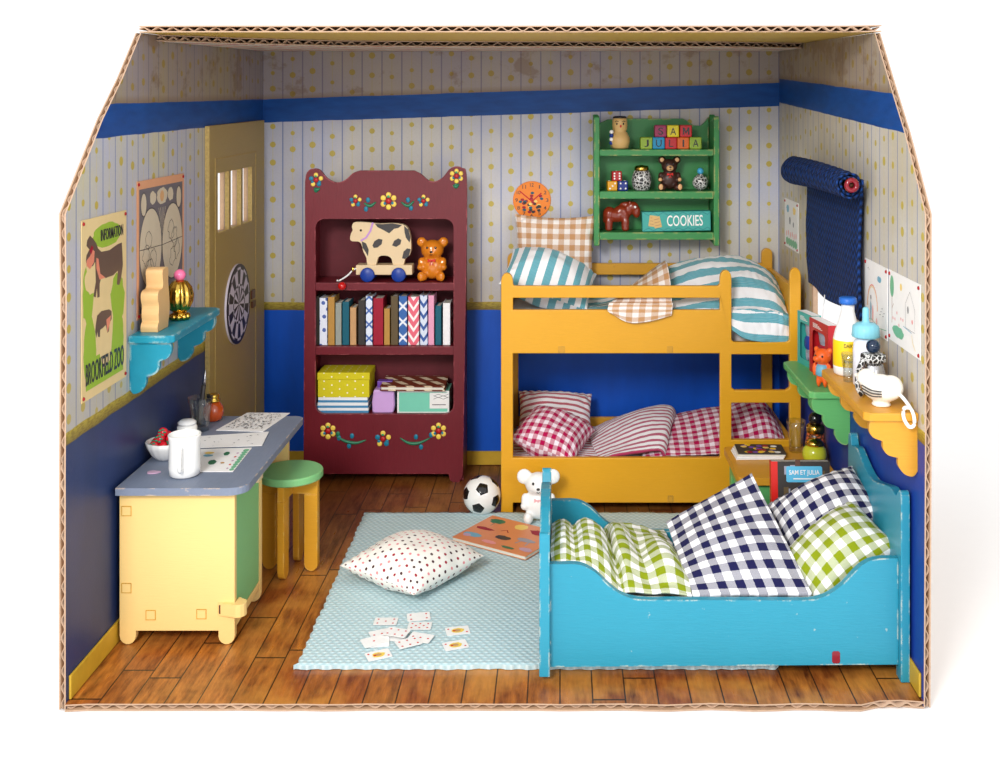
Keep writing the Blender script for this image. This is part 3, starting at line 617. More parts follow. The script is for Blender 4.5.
# clock disc
F = frame((-.235, YB-.012, H-95*.008364), (1, 0, 0), (0, 0, 1))
o = tag(MB(F).lathe([(.158, -.010), (.158, .0), (.155, .002)], n=40, smooth=False).build('wall_clock', 'clock_orange', loc=F.translation), 'round orange clock face above the beige checked pillow', 'clock')
for i in range(1, 13):
    a = R(90-30*i); MB(F).text(str(i), (.022 if i > 1 else .008) if i < 10 else .03, .03, Matrix.Translation((.128*math.cos(a), .128*math.sin(a), 0)), 0, .003, .0008).build('numeral', 'ink', o)
mb = MB(F); random.seed(3)
for i in range(30):
    a = random.random()*2*PI; r = .095*math.sqrt(random.random()); mb.flat(blot(r*math.cos(a), r*math.sin(a)-.01, .015, .011, i), .0025+.00004*i, I4, random.choice((0, 0, 1, 2, 3)))
mb.build('painted_dial', ['bk_char', 'bk_teal', 'bk_red', 'sun_y'], o, fix=False)
mb = MB(F); mb.flat(stroke([(0, -.01), (.08, .06)], .010), .0048, I4); mb.flat(stroke([(0, -.01), (-.10, .075)], .010), .0049, I4); mb.build('hands', 'bead_red', o, fix=False)

# ================================================================== BOOKCASE
bk = thing('bookcase', 'tall maroon bookcase with scalloped crest and painted flowers against back wall', 'bookcase', (-1.41, 8.98, 0))
Y0 = 8.78
crest = smooth([(305,225),(305,182),(308,171),(314,168.5),(320,170),(327,178),(336,182.5),(345,180),(353,173),(360,170.5)], 3)+smooth([(414,170.5),(421,174),(428,180),(435,181.5),(443,177),(449,169.5),(455,166.5),(462,168),(466.5,175),(467,225)], 3)
front = XZ(crest+[(465,345),(463,470),(462,478),(459,482.5),(454,483.5),(450,480),(448.5,474),(318,474),(316,480),(312,483.5),(306,483),(303.5,478),(304,345)], Y0)
ox0, ox1 = XZ([(315.5, 0), (453.5, 0)], Y0)[0][0], XZ([(315.5, 0), (453.5, 0)], Y0)[1][0]
hole = rrect(ox0, ox1, .544, 2.10, .07)
MB().prism(front, Y0, Y0+.035, 'XZ', 0, [hole]).build('front_frame', 'maroon', bk, bevel=.008)
bkff = bk.children[0]
zc = lambda p: H-(p-105)*.00798
for x0, x1 in ((-2.03, -1.99), (-.815, -.775)): MB().prism([(Y0+.035, 0), (9.17, 0), (9.17, 2.33), (Y0+.035, 2.36)], x0, x1, 'YZ').build('side_panel', 'maroon', bk, bevel=.005)
MB().box(-1.99, -.815, 9.13, 9.165, .05, 2.34).build('back_panel', 'maroon_inside', bk)
MB().box(-1.99, -.815, Y0+.035, 9.13, 2.30, 2.34).build('top_board', 'maroon', bk)
for a, b in ((1.526, 1.589), (1.012, 1.079), (.47, .535)): MB().box(-1.99, -.815, Y0+.036 if a < .6 else Y0+.015, 9.13, a, b).build('shelf', 'maroon', bk, bevel=.004)
def flower(px, py, r=.022, kind=0):
    c = P(px, py, Y0); mb = MB()
    for i in range(5+(kind % 2)):
        n = 5+(kind % 2); a = 2*PI*i/n+PI/2; mb.ell((c.x+r*1.35*math.cos(a), Y0, c.z+r*1.35*math.sin(a)), (r*.62, .006, r*.62), 0 if i % 2 == 0 or kind == 1 else 1, n=10, m=6)
    for i in range(3): mb.ell((c.x+r*1.1*math.cos(2*PI*i/3-.5), Y0, c.z+r*1.1*math.sin(2*PI*i/3-.5)), (r*.42, .007, r*.42), (1, 2, 1)[i], n=8, m=6)
    mb.ell((c.x, Y0, c.z), (r*.6, .009, r*.6), 3, n=10, m=6); mb.build('painted_flower', ['yellow_dot', 'teal_dot', 'green_dot', 'red_dot'], bkff)
for px, py, r, k in ((316, 180, .030, 0), (456.5, 176, .030, 1), (355.5, 201, .026, 0), (388.5, 201, .036, 1), (423.5, 201, .026, 0), (328, 431, .034, 1), (383, 439, .034, 0), (438.5, 431, .034, 1)): flower(px, py, r, k)
def sprig(pts, leaves):
    mb = MB(); q = [P(a, b, Y0-.002) for a, b in smooth([tuple(map(float, p)) for p in pts], 4)]
    mb.tube(q, [.004+.010*math.sin(PI*i/(len(q)-1)) for i in range(len(q))], 6)
    for a, b, m in leaves: c = P(a, b, Y0); mb.ell(tuple(c), (.018, .006, .022), m, n=8, m=6)
    mb.build('painted_sprig', ['leaf_paint', 'teal_dot'], bkff)
sprig([(376, 202), (370, 206), (364, 203)], [(368, 200, 1), (366, 209, 1)]); sprig([(401, 202), (408, 206), (414, 201)], [(408, 200, 1), (411, 208, 1)])
sprig([(336, 436), (345, 441), (356, 443), (366, 440)], [(338, 434, 0), (339, 438, 1), (352, 436, 1), (349, 446, 1)]); sprig([(400, 438), (409, 443), (419, 443), (430, 438)], [(431, 435, 1), (416, 437, 1), (421, 447, 1)])
sprig([(314, 188), (317, 190), (320, 188)], [(316, 190, 0)]); sprig([(453, 185), (456, 187), (459, 184)], [(456, 186, 0)])

# books on the middle shelf
G = 'books on the middle shelf of the bookcase'
books = [(88,102,55,'bk_olive','thin dark olive book at the left end of the middle shelf'),(102.5,133,62,'cover_floral','white book with blue flower pattern, second from left'),
 (133.5,160,58,'bk_ochre','ochre brown book right of the blue flowered book'),(160.5,185,80,'bk_sage','grey green book between ochre and teal books'),
 (186,213,75,'bk_teal','dark teal book in left half of the row'),(214,239,96,'bk_tan','short tan book between teal and charcoal books'),
 (244,271,70,'bk_char','charcoal book left of the pale blue lattice book'),(272,298,55,'cover_lattice_pale','pale book with thin blue lattice left of the crimson book'),
 (299,338,62,'bk_red','wide plain crimson book in the middle shelf row'),(338.5,362,100,'bk_ochre','short ochre book right of the crimson book'),
 (363.5,392,55,'bk_brown','tall olive brown book left of the blue and white lattice book'),(393,425,55,'cover_lattice_blue','blue book with white lattice left of the pink chevron book'),
 (426.5,469,57,'cover_chevron','wide coral book with white chevrons on middle shelf'),(470.5,499,52,'cover_waves','white book with blue wave pattern right of coral book'),
 (500.5,524,52,'cover_rose','slim rose pink book in the right half of the row'),(526,550,90,'bk_teal','short teal book right of the rose pink book'),(554,583,80,'bk_white','white backed book at the right end of the row')]
first = {}
for i, (a, b, t_, m, lab) in enumerate(books):
    Yb = 8.84; x0 = (a/3.658+290-560)*Yb/FO+.012; x1 = (b/3.658+290-560)*Yb/FO+.006; zt = H-(t_/3.658+280-105)*Yb/FO-.01; z0 = 1.0795; d = .20
    x0 = max(x0, -1.985); root = thing('book', lab, 'book', ((x0+x1)/2, Yb+d/2, z0), group=G); sp = .008
    mb = MB(); mb.box(x0, x1, Yb, Yb+sp, z0, zt); mb.box(x0, x0+sp, Yb+sp, Yb+d, z0, zt); mb.box(x1-sp, x1, Yb+sp, Yb+d, z0, zt); mb.build('cover', m, root, bevel=.004)
    MB().box(x0+sp+.0005, x1-sp-.0005, Yb+sp+.0005, Yb+d-.008, z0+.004, zt-.008).build('pages', 'page', root)
# bottom shelf
def pbox(name, label, cat, px0, px1, py0, py1, Yb, d, m, ry=0, z0=None, extra=None, group=None):
    a, b = P(px0, py1, Yb), P(px1, py0, Yb); z0 = a.z if z0 is None else z0
    root = tag(MB().box(a.x, b.x, Yb, Yb+d, z0, b.z).build(name, m, bevel=.006, loc=((a.x+b.x)/2, Yb+d/2, z0)), label, cat, group); return root, a.x, b.x, z0, b.z
z_ = .5355
a, b = P(315, 410, 8.84), P(368.5, 391.5, 8.84)
for i, (zz0, zz1) in enumerate(((.5355, .575), (.5757, .618), (.6187, .66))):
    rt = thing('book', ['undermost', 'middle', 'topmost'][i]+' blue and white striped book of the flat stack under the yellow box', 'book', ((a.x+b.x)/2, 8.95, zz0), group='striped books lying flat on the bottom shelf')
    x0, x1 = a.x+.015+.005*i, b.x-.004*i
    mb = MB(); mb.box(x0, x1, 8.84, 9.08, zz0, zz0+.006); mb.box(x0, x1, 8.84, 9.08, zz1-.006, zz1); mb.box(x0, x1, 8.84, 8.848, zz0+.006, zz1-.006); mb.build('cover', 'cover_stripes', rt, bevel=.002)
    MB().box(x0+.005, x1-.005, 8.8485, 9.07, zz0+.0065, zz1-.0065).build('pages', 'page', rt)
c = P(318, 391, 8.85); d = P(369.5, 370, 8.85)
rt = thing('gift_box', 'bright yellow box with tiny white dots on the striped books', 'box', ((c.x+d.x)/2, 8.97, .6605))
MB().box(c.x, d.x, 8.84, 9.10, .6605, .80).build('box_body', 'box_dots', rt, bevel=.004); MB().box(c.x-.005, d.x+.005, 8.835, 9.105, .8005, .86).build('lid', 'box_dots', rt, bevel=.006)
c = P(372.5, 407, 8.85); d = P(395, 380, 8.85)
rt = thing('pouch', 'soft lilac pouch standing between the yellow and mint boxes', 'pouch', ((c.x+d.x)/2, 8.92, .5355))
MB().prism([(c.x, .536), (d.x-.01, .536), (d.x, .60), (d.x-.005, .72), (c.x+.01, .725), (c.x-.004, .62)], 8.83, 8.97, 'XZ').build('pouch_body', 'lilac_box', rt, bevel=.018, seg=3)
MB().box(c.x+.03, d.x-.03, 8.90, 8.97, .70, .775).build('card_insert', 'violet', rt, bevel=.003)
c = P(397.5, 407, 8.83); d = P(449, 388, 8.83)
rt = thing('gift_box', 'mint green box with printed label under the cocoa patterned book', 'box', ((c.x+d.x)/2, 8.93, .5355))
MB().box(c.x, d.x, 8.83, 9.07, .5355, .715).build('box_body', 'mint_box', rt, bevel=.004)
MB().prism([(c.x-.002, .5357), (d.x+.001, .5357), (d.x+.001, .716), (c.x-.002, .716)], 8.828, 8.8295, 'XZ', 0, [[(c.x+.012, .548), (d.x-.012, .548), (d.x-.012, .704), (c.x+.012, .704)]]).build('white_edging', 'paper', rt)
mb = MB(frame((d.x-.155, 8.8275, .575), (1, 0, 0), (0, 0, 1))); mb.prism([(0, 0), (.15, 0), (.15, .125), (0, .125)], 0, .0015, 'XY', 0)
for i in range(3): mb.flat(stroke([(.03+.04*k, .075+.015*((k+i) % 2)+.012*i) for k in range(4)], .003), .002, I4, 1)
mb.flat(stroke([(.02, .03), (.13, .03)], .006), .002, I4, 1); mb.build('label', ['paper', 'ink'], rt)
rt = thing('book', 'cocoa brown patterned book lying askew on the mint box', 'book', (-1.23, 8.95, .7165), group=None)
FM = frame((-1.43, 8.80, .7325), (1, -.02, .0), (0.12, 1, .06))
MB(FM).box(0, .50, 0, .27, 0, .022).build('pages', 'page', rt, bevel=.002)
mb = MB(FM); mb.prism([(-.01, -.008), (.51, -.008), (.51, .275), (-.01, .275)], .0225, .030); mb.prism([(-.01, -.008), (.51, -.008), (.51, .275), (-.01, .275)], -.0075, -.0005); mb.build('cover', 'cover_cocoa', rt, bevel=.002)

# pull-along cow
Yc = 8.86
def Z5(pts): return XZ([(290+x/4.8, 160+y/4.8) for x, y in pts], Yc)
rt = thing('pull_along_cow', 'flat wooden spotted cow on a trolley with blue wheels', 'toy', (P(384, 280, Yc).x, Yc+.04, 1.5895))
cow = Z5(smooth([(288,378),(293,352),(301,337),(297,320),(306,300),(335,297),(380,300),(430,306),(485,303),(540,309),(565,328),(578,370),(581,430),(570,462),(552,475),(545,503),(520,512),(495,505),(488,475),(470,461),(440,459),(422,470),(414,500),(395,512),(372,508),(367,470),(352,440),(342,402),(325,391),(298,390)], 2, True))
MB().prism(cow, Yc, Yc+.06, 'XZ').build('body', 'cream', rt, bevel=.006)
mb = MB()
for p in ([(408,306),(440,308),(490,304),(538,312),(520,326),(500,330),(476,352),(452,338),(420,322)],[(396,410),(405,390),(425,378),(444,382),(440,404),(420,420),(402,422)],[(490,410),(500,388),(520,376),(535,384),(530,404),(510,417)],[(345,390),(365,400),(378,430),(374,462),(362,440),(348,420)],[(548,316),(568,334),(578,372),(574,396),(556,372),(550,345)],[(538,472),(545,440),(562,424),(580,428),(570,462),(552,474)]):
    mb.prism(Z5(p), Yc-.0025, Yc-.0002, 'XZ')
mb.build('painted_spots', 'charcoal', rt)
mb = MB(); mb.prism(Z5(stroke([(398,300),(386,340),(366,372),(340,388)], 9)), Yc-.003, Yc-.0002, 'XZ'); mb.build('collar', 'lilac', rt)
e = P(290+340/4.8, 160+338/4.8, Yc); MB().ell(tuple(e), (.010, .004, .010), n=10, m=6).build('eye', 'black', rt)
a, b = P(290+318/4.8, 160+550/4.8, Yc), P(290+588/4.8, 160+503/4.8, Yc)
MB().box(a.x, b.x, Yc-.02, Yc+.11, a.z, b.z).build('trolley', 'cream', rt, bevel=.006)
for px in (375, 524):
    for yy in (Yc-.045, Yc+.115):
        c = P(290+px/4.8, 160+556/4.8, Yc); MB(frame((c.x, yy+.02, 1.5897+.0575), (1, 0, 0), (0, 0, 1))).lathe([(.0, 0), (.052, .0), (.0575, .006), (.0575, .018), (.052, .024), (0, .024)], n=28).build('wheel', 'cobalt', rt)
pts = [P(290+x/4.8, 160+y/4.8, Yc-.02) for x, y in ((318, 520), (300, 530), (275, 555), (235, 580), (232, 595))]; pts[-1].y = 8.80; pts[-1].z = 1.607
MB().tube([tuple(p) for p in smooth([tuple(p) for p in pts], 4)], .007, 8).build('pull_cord', 'rope', rt)
c = P(290+251/4.8, 160+606/4.8, 8.775); MB().ell((c.x, 8.762, 1.568), .033).build('bead', 'bead_red', rt)
MB().ell(tuple(P(290+302/4.8, 160+525/4.8, Yc-.02)), (.012, .012, .022)).build('bell', 'gold', rt)

# seated bears
def bear(root, h, skin, muzzle=None, paws=None, inner=None, feet_wide=.19, eye='black', arms=1, head=1.0, ex=.215, ez=.87, er=.115):
    mb = MB(Matrix.Identity(4) @ WM[root.name] @ Matrix.Scale(h, 4))
    mb.ell((0, 0, .31), (.28, .21, .29)); mb.ell((0, -.02, .70), (.235*head, .2*head, .205*head)); mb.ell((0, -.01, .50), (.13, .12, .1))
    for s in (-1, 1):
        mb.ell((s*ex, .01, ez), (er, .06, er)); mb.ell((s*.19, -.17, .10), (.10, .15, .10)); mb.ell((s*feet_wide, -.27, .12), (.085, .07, .115))
        mb.ell((s*.25, -.04, .40), (.08, .09, .13), M=None); mb.ell((s*.265, -.11, .31), (.075, .09, .08))
    if muzzle is None: mb.ell((0, -.19, .645), (.10, .075, .075))
    mb.build('body', skin, root, remesh=h*.022)
    W = WM[root.name] @ Matrix.Scale(h, 4)
    if muzzle: MB(W).ell((0, -.19, .645), (.105, .07, .085)).build('muzzle', muzzle, root)
    MB(W).ell((0, -.265, .675), (.034, .022, .026)).build('nose', 'black', root)
    for s in (-1, 1):
        MB(W).ell((s*.095, -.203*head-.0, .765), (.024, .014, .028)).build('eye', eye, root)
        if paws: MB(W).ell((s*feet_wide, -.322, .12), (.062, .026, .085)).build('paw', paws, root); MB(W).ell((s*.275, -.185, .32), (.055, .03, .055)).build('paw', paws, root)
        if inner: MB(W).ell((s*ex, -.048, ez+.01), (.06, .018, .065)).build('inner_ear', inner, root)
    mb = MB(W); mb.tube([(-.03, -.262, .62), (0, -.27, .605), (.03, -.262, .62)], .007, 6); mb.build('mouth', 'black', root)
def bow(root, h, m):
    W = WM[root.name] @ Matrix.Scale(h, 4); mb = MB(W); 
    for s in (-1, 1): mb.prism([(0, .475), (s*.085, .51), (s*.09, .43)], -.215, -.175, 'XZ'); mb.prism([(0, .465), (s*.05, .36), (s*.02, .37)], -.215, -.19, 'XZ')
    mb.ell((0, -.205, .47), (.024, .02, .024)); mb.build('bow', m, root, bevel=.002)
rt = thing('bear_figurine', 'glossy orange seated teddy bear with red bow right of the cow', 'toy bear', (P(432.5, 280, 8.93).x, 8.93, 1.5895)); bear(rt, .355, 'bear_orange', head=1.12, ex=.25, feet_wide=.23); bow(rt, .355, 'scarlet')

# ================================================================== WALL SHELF UNIT
sh = thing('wall_shelf', 'green three-tier wall shelf with worn edges on the back wall', 'shelf', (.78, 9.03, 1.85)); Ys = 8.87
xs0, xs1 = P(594, 0, Ys).x, P(719.5, 0, Ys).x; zt, zb = P(0, 116, Ys).z, P(0, 246, Ys).z; zs = lambda p: P(0, p, Ys).z
prof = smooth([(8.875, zb), (8.87, zt-.10), (8.88, zt-.03), (8.91, zt), (8.95, zt-.02), (8.99, zt-.03), (9.10, zt-.045), (9.18, zt-.05), (9.18, zb+.02)], 2)
for x0, x1 in ((xs0, xs0+.045), (xs1-.045, xs1)): MB().prism(prof, x0, x1, 'YZ').build('side_panel', 'green', sh, bevel=.006)
bp = [(xs0+.05, zs(240)), (xs0+.05, zs(124)), (xs0+.12, zs(120)), (xs0+.3, zs(119)), (P(687, 0, Ys).x, zs(119)), (P(692, 0, Ys).x, zs(122)), (P(698, 0, Ys).x, zs(126)), (P(705, 0, Ys).x, zs(126.5)), (P(709, 0, Ys).x, zs(123)), (xs1-.05, zs(118)), (xs1-.05, zs(240))]
MB().prism(bp, 9.145, 9.18, 'XZ').build('back_panel', 'green', sh, bevel=.003)
shelf_z = []
for p0, p1 in ((149.5, 156), (191.5, 199), (232.5, 240)):
    shelf_z.append(zs(p0)); MB().box(xs0+.0455, xs1-.0455, Ys+.01, 9.145, zs(p1), zs(p0)).build('shelf', 'green', sh, bevel=.005)
# letter blocks
row = [('J', 'blk_green', 0, 0), ('U', 'blk_blue', 1, 0), ('L', 'blk_red', 2, 0), ('I', 'blk_orange', 3, 0), ('A', 'blk_green', 4, 0), ('S', 'blk_plum', 1.15, 1), ('A', 'blk_yellow', 2.17, 1), ('M', 'blk_red', 3.22, 1)]
q = .0975; xb = P(640.5, 0, 8.9).x
labs = ['green block with letter J, leftmost of the lower row', 'blue block with letter U on the top tier', 'red block with letter L in the lower row', 'orange block with letter I in the lower row', 'green block with letter A at right end of lower row', 'plum block with letter S on top of the row', 'yellow block with letter A in the upper row', 'red block with letter M at right of upper row']
for (ch, m, i, lv), lab in zip(row, labs):
    x0 = xb+i*(q+.002); z0 = shelf_z[0]+.0005+lv*(q+.0006); y0 = 8.90+.004*((i*7) % 2)
    rt = tag(MB().box(x0, x0+q, y0, y0+q, z0, z0+q).build('letter_block', m, bevel=.009, seg=3, loc=(x0+q/2, y0+q/2, z0)), lab, 'block', 'letter blocks on the green shelf')
    MB().text(ch, {'I': .012, 'L': .036, 'J': .036, 'S': .042, 'M': .052}.get(ch, .046), .058, frame((x0+q/2, y0, z0+q/2), (1, 0, 0), (0, 0, 1)), 0, .0005, .0015).build('letter', 'black', rt)
# wooden doll
c = P(620, 149, 8.93); W = Matrix.Translation((c.x, 8.96, shelf_z[0]+.001))
rt = thing('wooden_doll', 'round bodied wooden doll with black hair at left of top tier', 'doll', tuple(W.translation))
MB(W).lathe([(.045, 0), (.070, .012), (.082, .06), (.080, .09), (.062, .13), (.050, .145), (.058, .16), (.062, .19), (.060, .235), (.056, .25)], n=28).build('body', 'cork', rt)
MB(W).lathe([(.057, .2502), (.056, .262), (.04, .268), (0, .270)], n=28).build('hair', 'black', rt)
mb = MB(W); [mb.ell((s*.026, -.058+.003, .205), (.007, .004, .010), 0, n=8, m=6) for s in (-1, 1)]; [mb.tube([(s*.012, -.0595, .222), (s*.028, -.057, .229), (s*.042, -.047, .222)], .0025, 6) for s in (-1, 1)]; mb.build('painted_eyes', 'black', rt)
MB(W).ell((.004, -.062, .186), (.008, .004, .012), n=8, m=6).build('mouth', 'scarlet', rt)
mb = MB(W); [mb.ell((-.07, -.03-.01*i, .05+.03*i), (.018, .02, .017), i % 2, n=10, m=6) for i in range(4)]; mb.build('painted_sash', ['cobalt', 'white_gloss'], rt)
# dice
def die(px, zlev, m, pf, pr, lab, Yd=8.92):
    s = .080; c = P(px, 0, Yd); z0 = shelf_z[1]+.0005+zlev*(s+.0006); M_ = Matrix.Translation((c.x, Yd+s/2, z0)) @ Matrix.Rotation(.12, 4, 'Z')
    rt = tag(MB(M_).box(-s/2, s/2, -s/2, s/2, 0, s).build('die', m, bevel=.008, seg=3, loc=M_.translation), lab, 'die', 'dice on the green shelf')
    mb = MB(M_)
    for x, z in pf: mb.ell((x*s*.26, -s/2, s/2+z*s*.26), (.008, .002, .008), n=10, m=4)
    for x, z in pr: mb.ell((x*s*.26, z*s*.26, s), (.008, .008, .002), n=10, m=4)
    mb.build('pips', 'white_gloss', rt)
six = [(a, b) for a in (-1, 1) for b in (-1, 0, 1)]; four = [(-1, -1), (1, 1), (-1, 1), (1, -1)]
die(612, 0, 'die_yellow', [(-1, -1), (0, 0), (1, 1)], four, 'yellow die at bottom left of the dice stack'); die(622.6, 0, 'die_blue', four, six, 'blue die at bottom right of the dice stack'); die(616.5, 1, 'die_red', six, [(0, 0)], 'red die on top of the other two dice')
# beaded jar, ornament
c = P(642, 191, 8.93); W = Matrix.Translation((c.x, 8.98, shelf_z[1]+.001)); rt = thing('beaded_jar', 'black and white beaded jar with gold lid on the middle tier', 'jar', tuple(W.translation))
MB(W).lathe([(.05, 0), (.066, .01), (.078, .05), (.08, .09), (.074, .13), (.062, .155), (.058, .16)], n=30).build('jar_body', 'silver_filigree', rt)
MB(W).lathe([(.052, .1602), (.060, .166), (.060, .185), (.05, .200), (0, .208)], n=30).build('lid', 'gold', rt)
c = P(701, 189, 8.93); W = Matrix.Translation((c.x, 8.97, shelf_z[1]+.001)); rt = thing('filigree_ornament', 'small dark silver ball ornament topped by a blue bead', 'ornament', tuple(W.translation))
MB(W).lathe([(.02, 0)]+[(.064*math.cos(R(a)), .066+.064*math.sin(R(a))) for a in range(-70, 71, 14)]+[(.02, .135)], n=28).build('ball', 'silver_filigree', rt); MB(W).ell((0, 0, .158), .027).build('bead', 'sky_blue', rt)
# dark bear
rt = thing('bear_figurine', 'dark brown toy bear with red bow on the middle tier', 'toy bear', (P(670, 191, 8.93).x, 8.98, shelf_z[1]+.001)); bear(rt, .285, 'choco', 'tan', 'tan', 'tan', feet_wide=.27); bow(rt, .285, 'scarlet')
# chestnut horse
c = P(622, 233, 8.93); rt = thing('horse_figurine', 'glossy chestnut toy horse on the bottom tier of the green shelf', 'toy horse', (c.x, 8.99, shelf_z[2]+.001)); W = WM[rt.name]
mb = MB(W); mb.ell((-.045, 0, .125), (.092, .05, .058)); mb.ell((-.10, 0, .135), (.055, .052, .064)); mb.ell((.0, 0, .155), (.07, .045, .055)); mb.ell((.02, 0, .13), (.05, .048, .06))
for x in (-.105, .03):
    for y in (-.028, .028): mb.ell((x, y, .06), (.033, .024, .065)); mb.ell((x, y, .02), (.032, .024, .022))
Mn = Matrix.Translation((.05, 0, .165)) @ Matrix.Rotation(R(30), 4, 'Y'); mb.ell((0, 0, 0), (.045, .034, .07), M=Mn); mb.ell((.085, 0, .195), (.056, .038, .046)); mb.ell((.122, 0, .155), (.034, .031, .052)); mb.ell((.04, 0, .205), (.06, .018, .035))
mb.ell((-.14, 0, .11), (.014, .014, .05)); mb.build('body', 'chestnut', rt, remesh=.006)
for s in (-1, 1):
    MB(W).ell((.108, s*.033, .196), (.010, .004, .011), n=10, m=6).build('eye', 'white_gloss', rt); MB(W).ell((.066, s*.03, .225), (.012, .008, .02), n=10, m=6).build('ear', 'chestnut', rt)
# cookie box
a, b = P(642.5, 233, 8.9), P(712.5, 212, 8.9); W = frame((a.x, 8.905, shelf_z[2]+.0015), (1, .0, .018), (0, 0, 1)); rt = thing('cookie_box', 'teal box of cookies with white lettering on the bottom tier', 'box', (a.x+.28, 8.95, shelf_z[2]))
wd, ht = .555, .160; MB(W).box(0, wd, 0, ht, -.10, 0).build('box_body', 'teal_box', rt, bevel=.006)
MB(W).text('COOKIES', .29, .088, Matrix.Translation((.345, .085, 0)), 0, .0005).build('lettering', 'white_gloss', rt)
for k, (cx, cy, an) in enumerate(((.085, .085, -8), (.12, .075, 12))):
    M2 = W @ Matrix.Translation((cx, cy, .0006+.0012*k)) @ Matrix.Rotation(R(an), 4, 'Z'); mb = MB(M2); mb.prism([(-.03, -.045), (.03, -.045), (.03, .045), (-.03, .045)], 0, .001)
    for i in range(3): mb.flat(stroke([(-.022, -.025+.025*i), (.022, -.025+.025*i)], .004), .0013, I4, 1)
    mb.build('printed_biscuit', ['cork', 'brown_line'], rt)
mb = MB(W)
for i in range(7): mb.flat(stroke([(.01+.08*i, .155), (.05+.08*i, .130), (.09+.08*i if i < 6 else .55, .155)], .003), .0004, I4); mb.flat(stroke([(.01+.08*i, .008), (.05+.08*i, .028), (.09+.08*i if i < 6 else .55, .008)], .003), .0004, I4)
mb.build('printed_border', 'bk_teal', rt, fix=False)
# ================================================================== CLOTH HELPERS
def cat(p, t):
    return 0.5*((2*p[1])+(-p[0]+p[2])*t+(2*p[0]-5*p[1]+4*p[2]-p[3])*t*t+(-p[0]+3*p[1]-3*p[2]+p[3])*t*t*t)
def csamp(ctrl, u, v):
    n, m = len(ctrl), len(ctrl[0]); a = min(u*(n-1), n-1-1e-6); i = int(a); b = min(v*(m-1), m-1-1e-6); j = int(b)
    def row(k):
        k = max(0, min(n-1, k)); return cat([ctrl[k][max(0, min(m-1, j+d))] for d in (-1, 0, 1, 2)], b-j)
    return cat([row(i+d) for d in (-1, 0, 1, 2)], a-i)
def cloth(ctrl, name, mat, parent=None, amp=.012, fq=5.0, seed=0, solid=.012, nu=70, nv=60, rot_uv=False, hem=.010, zmin=None, loc=None):
    ctrl = [[Vector(p) for p in r] for r in ctrl]
    Lu = sum((csamp(ctrl, (k+1)/20, .5)-csamp(ctrl, k/20, .5)).length for k in range(20)); Lv = sum((csamp(ctrl, .5, (k+1)/20)-csamp(ctrl, .5, k/20)).length for k in range(20))
    def fn(u, v):
        p = csamp(ctrl, u, v); e = .01
        du = csamp(ctrl, min(1, u+e), v)-csamp(ctrl, max(0, u-e), v); dv = csamp(ctrl, u, min(1, v+e))-csamp(ctrl, u, max(0, v-e)); n = du.cross(dv)
        n = n.normalized() if n.length > 1e-9 else Vector((0, 0, 1))
        w = noise.noise(Vector((u*Lu*fq, v*Lv*fq, seed)))*.6+abs(noise.noise(Vector((u*Lu*fq*.6+v*Lv*fq*1.1, v*Lv*fq*.5, seed+5))))*.8
        q = p+n*w*amp+n*.25*amp*noise.noise(Vector((u*Lu*22, v*Lv*22, seed)))
        if zmin is not None: q.z = max(q.z, zmin)
        return q
    mb = MB(); mb.grid(fn, nu, nv, Lu, Lv)
    return mb.build(name, mat, parent, solid=solid, loc=loc, fix=False), fn
def pillow(name, label, cat_, mat, c, u, v, w, h, t, seed=0, wr=.010, group=None, pinch=.07, sag=0, seam=True, power=.42, uvo=(0, 0), base=None):
    u = Vector(u).normalized(); v = Vector(v); v = (v-u*v.dot(u)).normalized(); n = u.cross(v)
    M_ = Matrix.Identity(4)
    for i in range(3): M_[i][0], M_[i][1], M_[i][2], M_[i][3] = u[i], v[i], n[i], c[i]
    N = 52; pw = power
    def arcl(wd):
        S = [0.0]
        for k in range(N):
            x0, x1 = math.sin(PI/2*(2*k/N-1)), math.sin(PI/2*(2*(k+1)/N-1))
            dz = t/2*(max(0, 1-x1*x1)**pw-max(0, 1-x0*x0)**pw); S.append(S[-1]+math.hypot((x1-x0)*wd/2, dz))
        return S
    SU, SV = arcl(w), arcl(h)
    def half(s):
        vs = []; uv = []
        for i in range(N+1):
            for j in range(N+1):
                x, y = math.sin(PI/2*(2*i/N-1)), math.sin(PI/2*(2*j/N-1))
                px = x*(1-pinch*(1-y*y)*x*x); py = y*(1-pinch*(1-x*x)*y*y)
                f = max(0, (1-x*x))**pw*max(0, (1-y*y))**pw
                k = noise.noise(Vector((x*2.0, y*2.0, seed+s*3)))*.8+noise.noise(Vector((x*4.5, y*4.5, seed+s)))*.45
                pu = math.sin(11*(x*y*2+x-y)+seed)*(1-min(1, f*1.3))*.8
                z = s*(t/2*f)+s*wr*(k+pu)*min(1, f*3)+.02*noise.noise(Vector((x*1.3, y*1.3, seed+7)))
                vs.append((px*w/2, py*h/2, z)); uv.append((SU[i]+(.03 if s < 0 else 0), SV[j]))
        q = N+1; return vs, [(i*q+j, (i+1)*q+j, (i+1)*q+j+1, i*q+j+1) for i in range(N) for j in range(N)], uv
    mb = MB(M_)
    for s in (1, -1):
        a_, b_, c_ = half(s); mb.add(a_, b_, 0, True, c_)
    o = tag(mb.build(name, mat, loc=base or c, weld=1e-5), label, cat_, group)
    return o

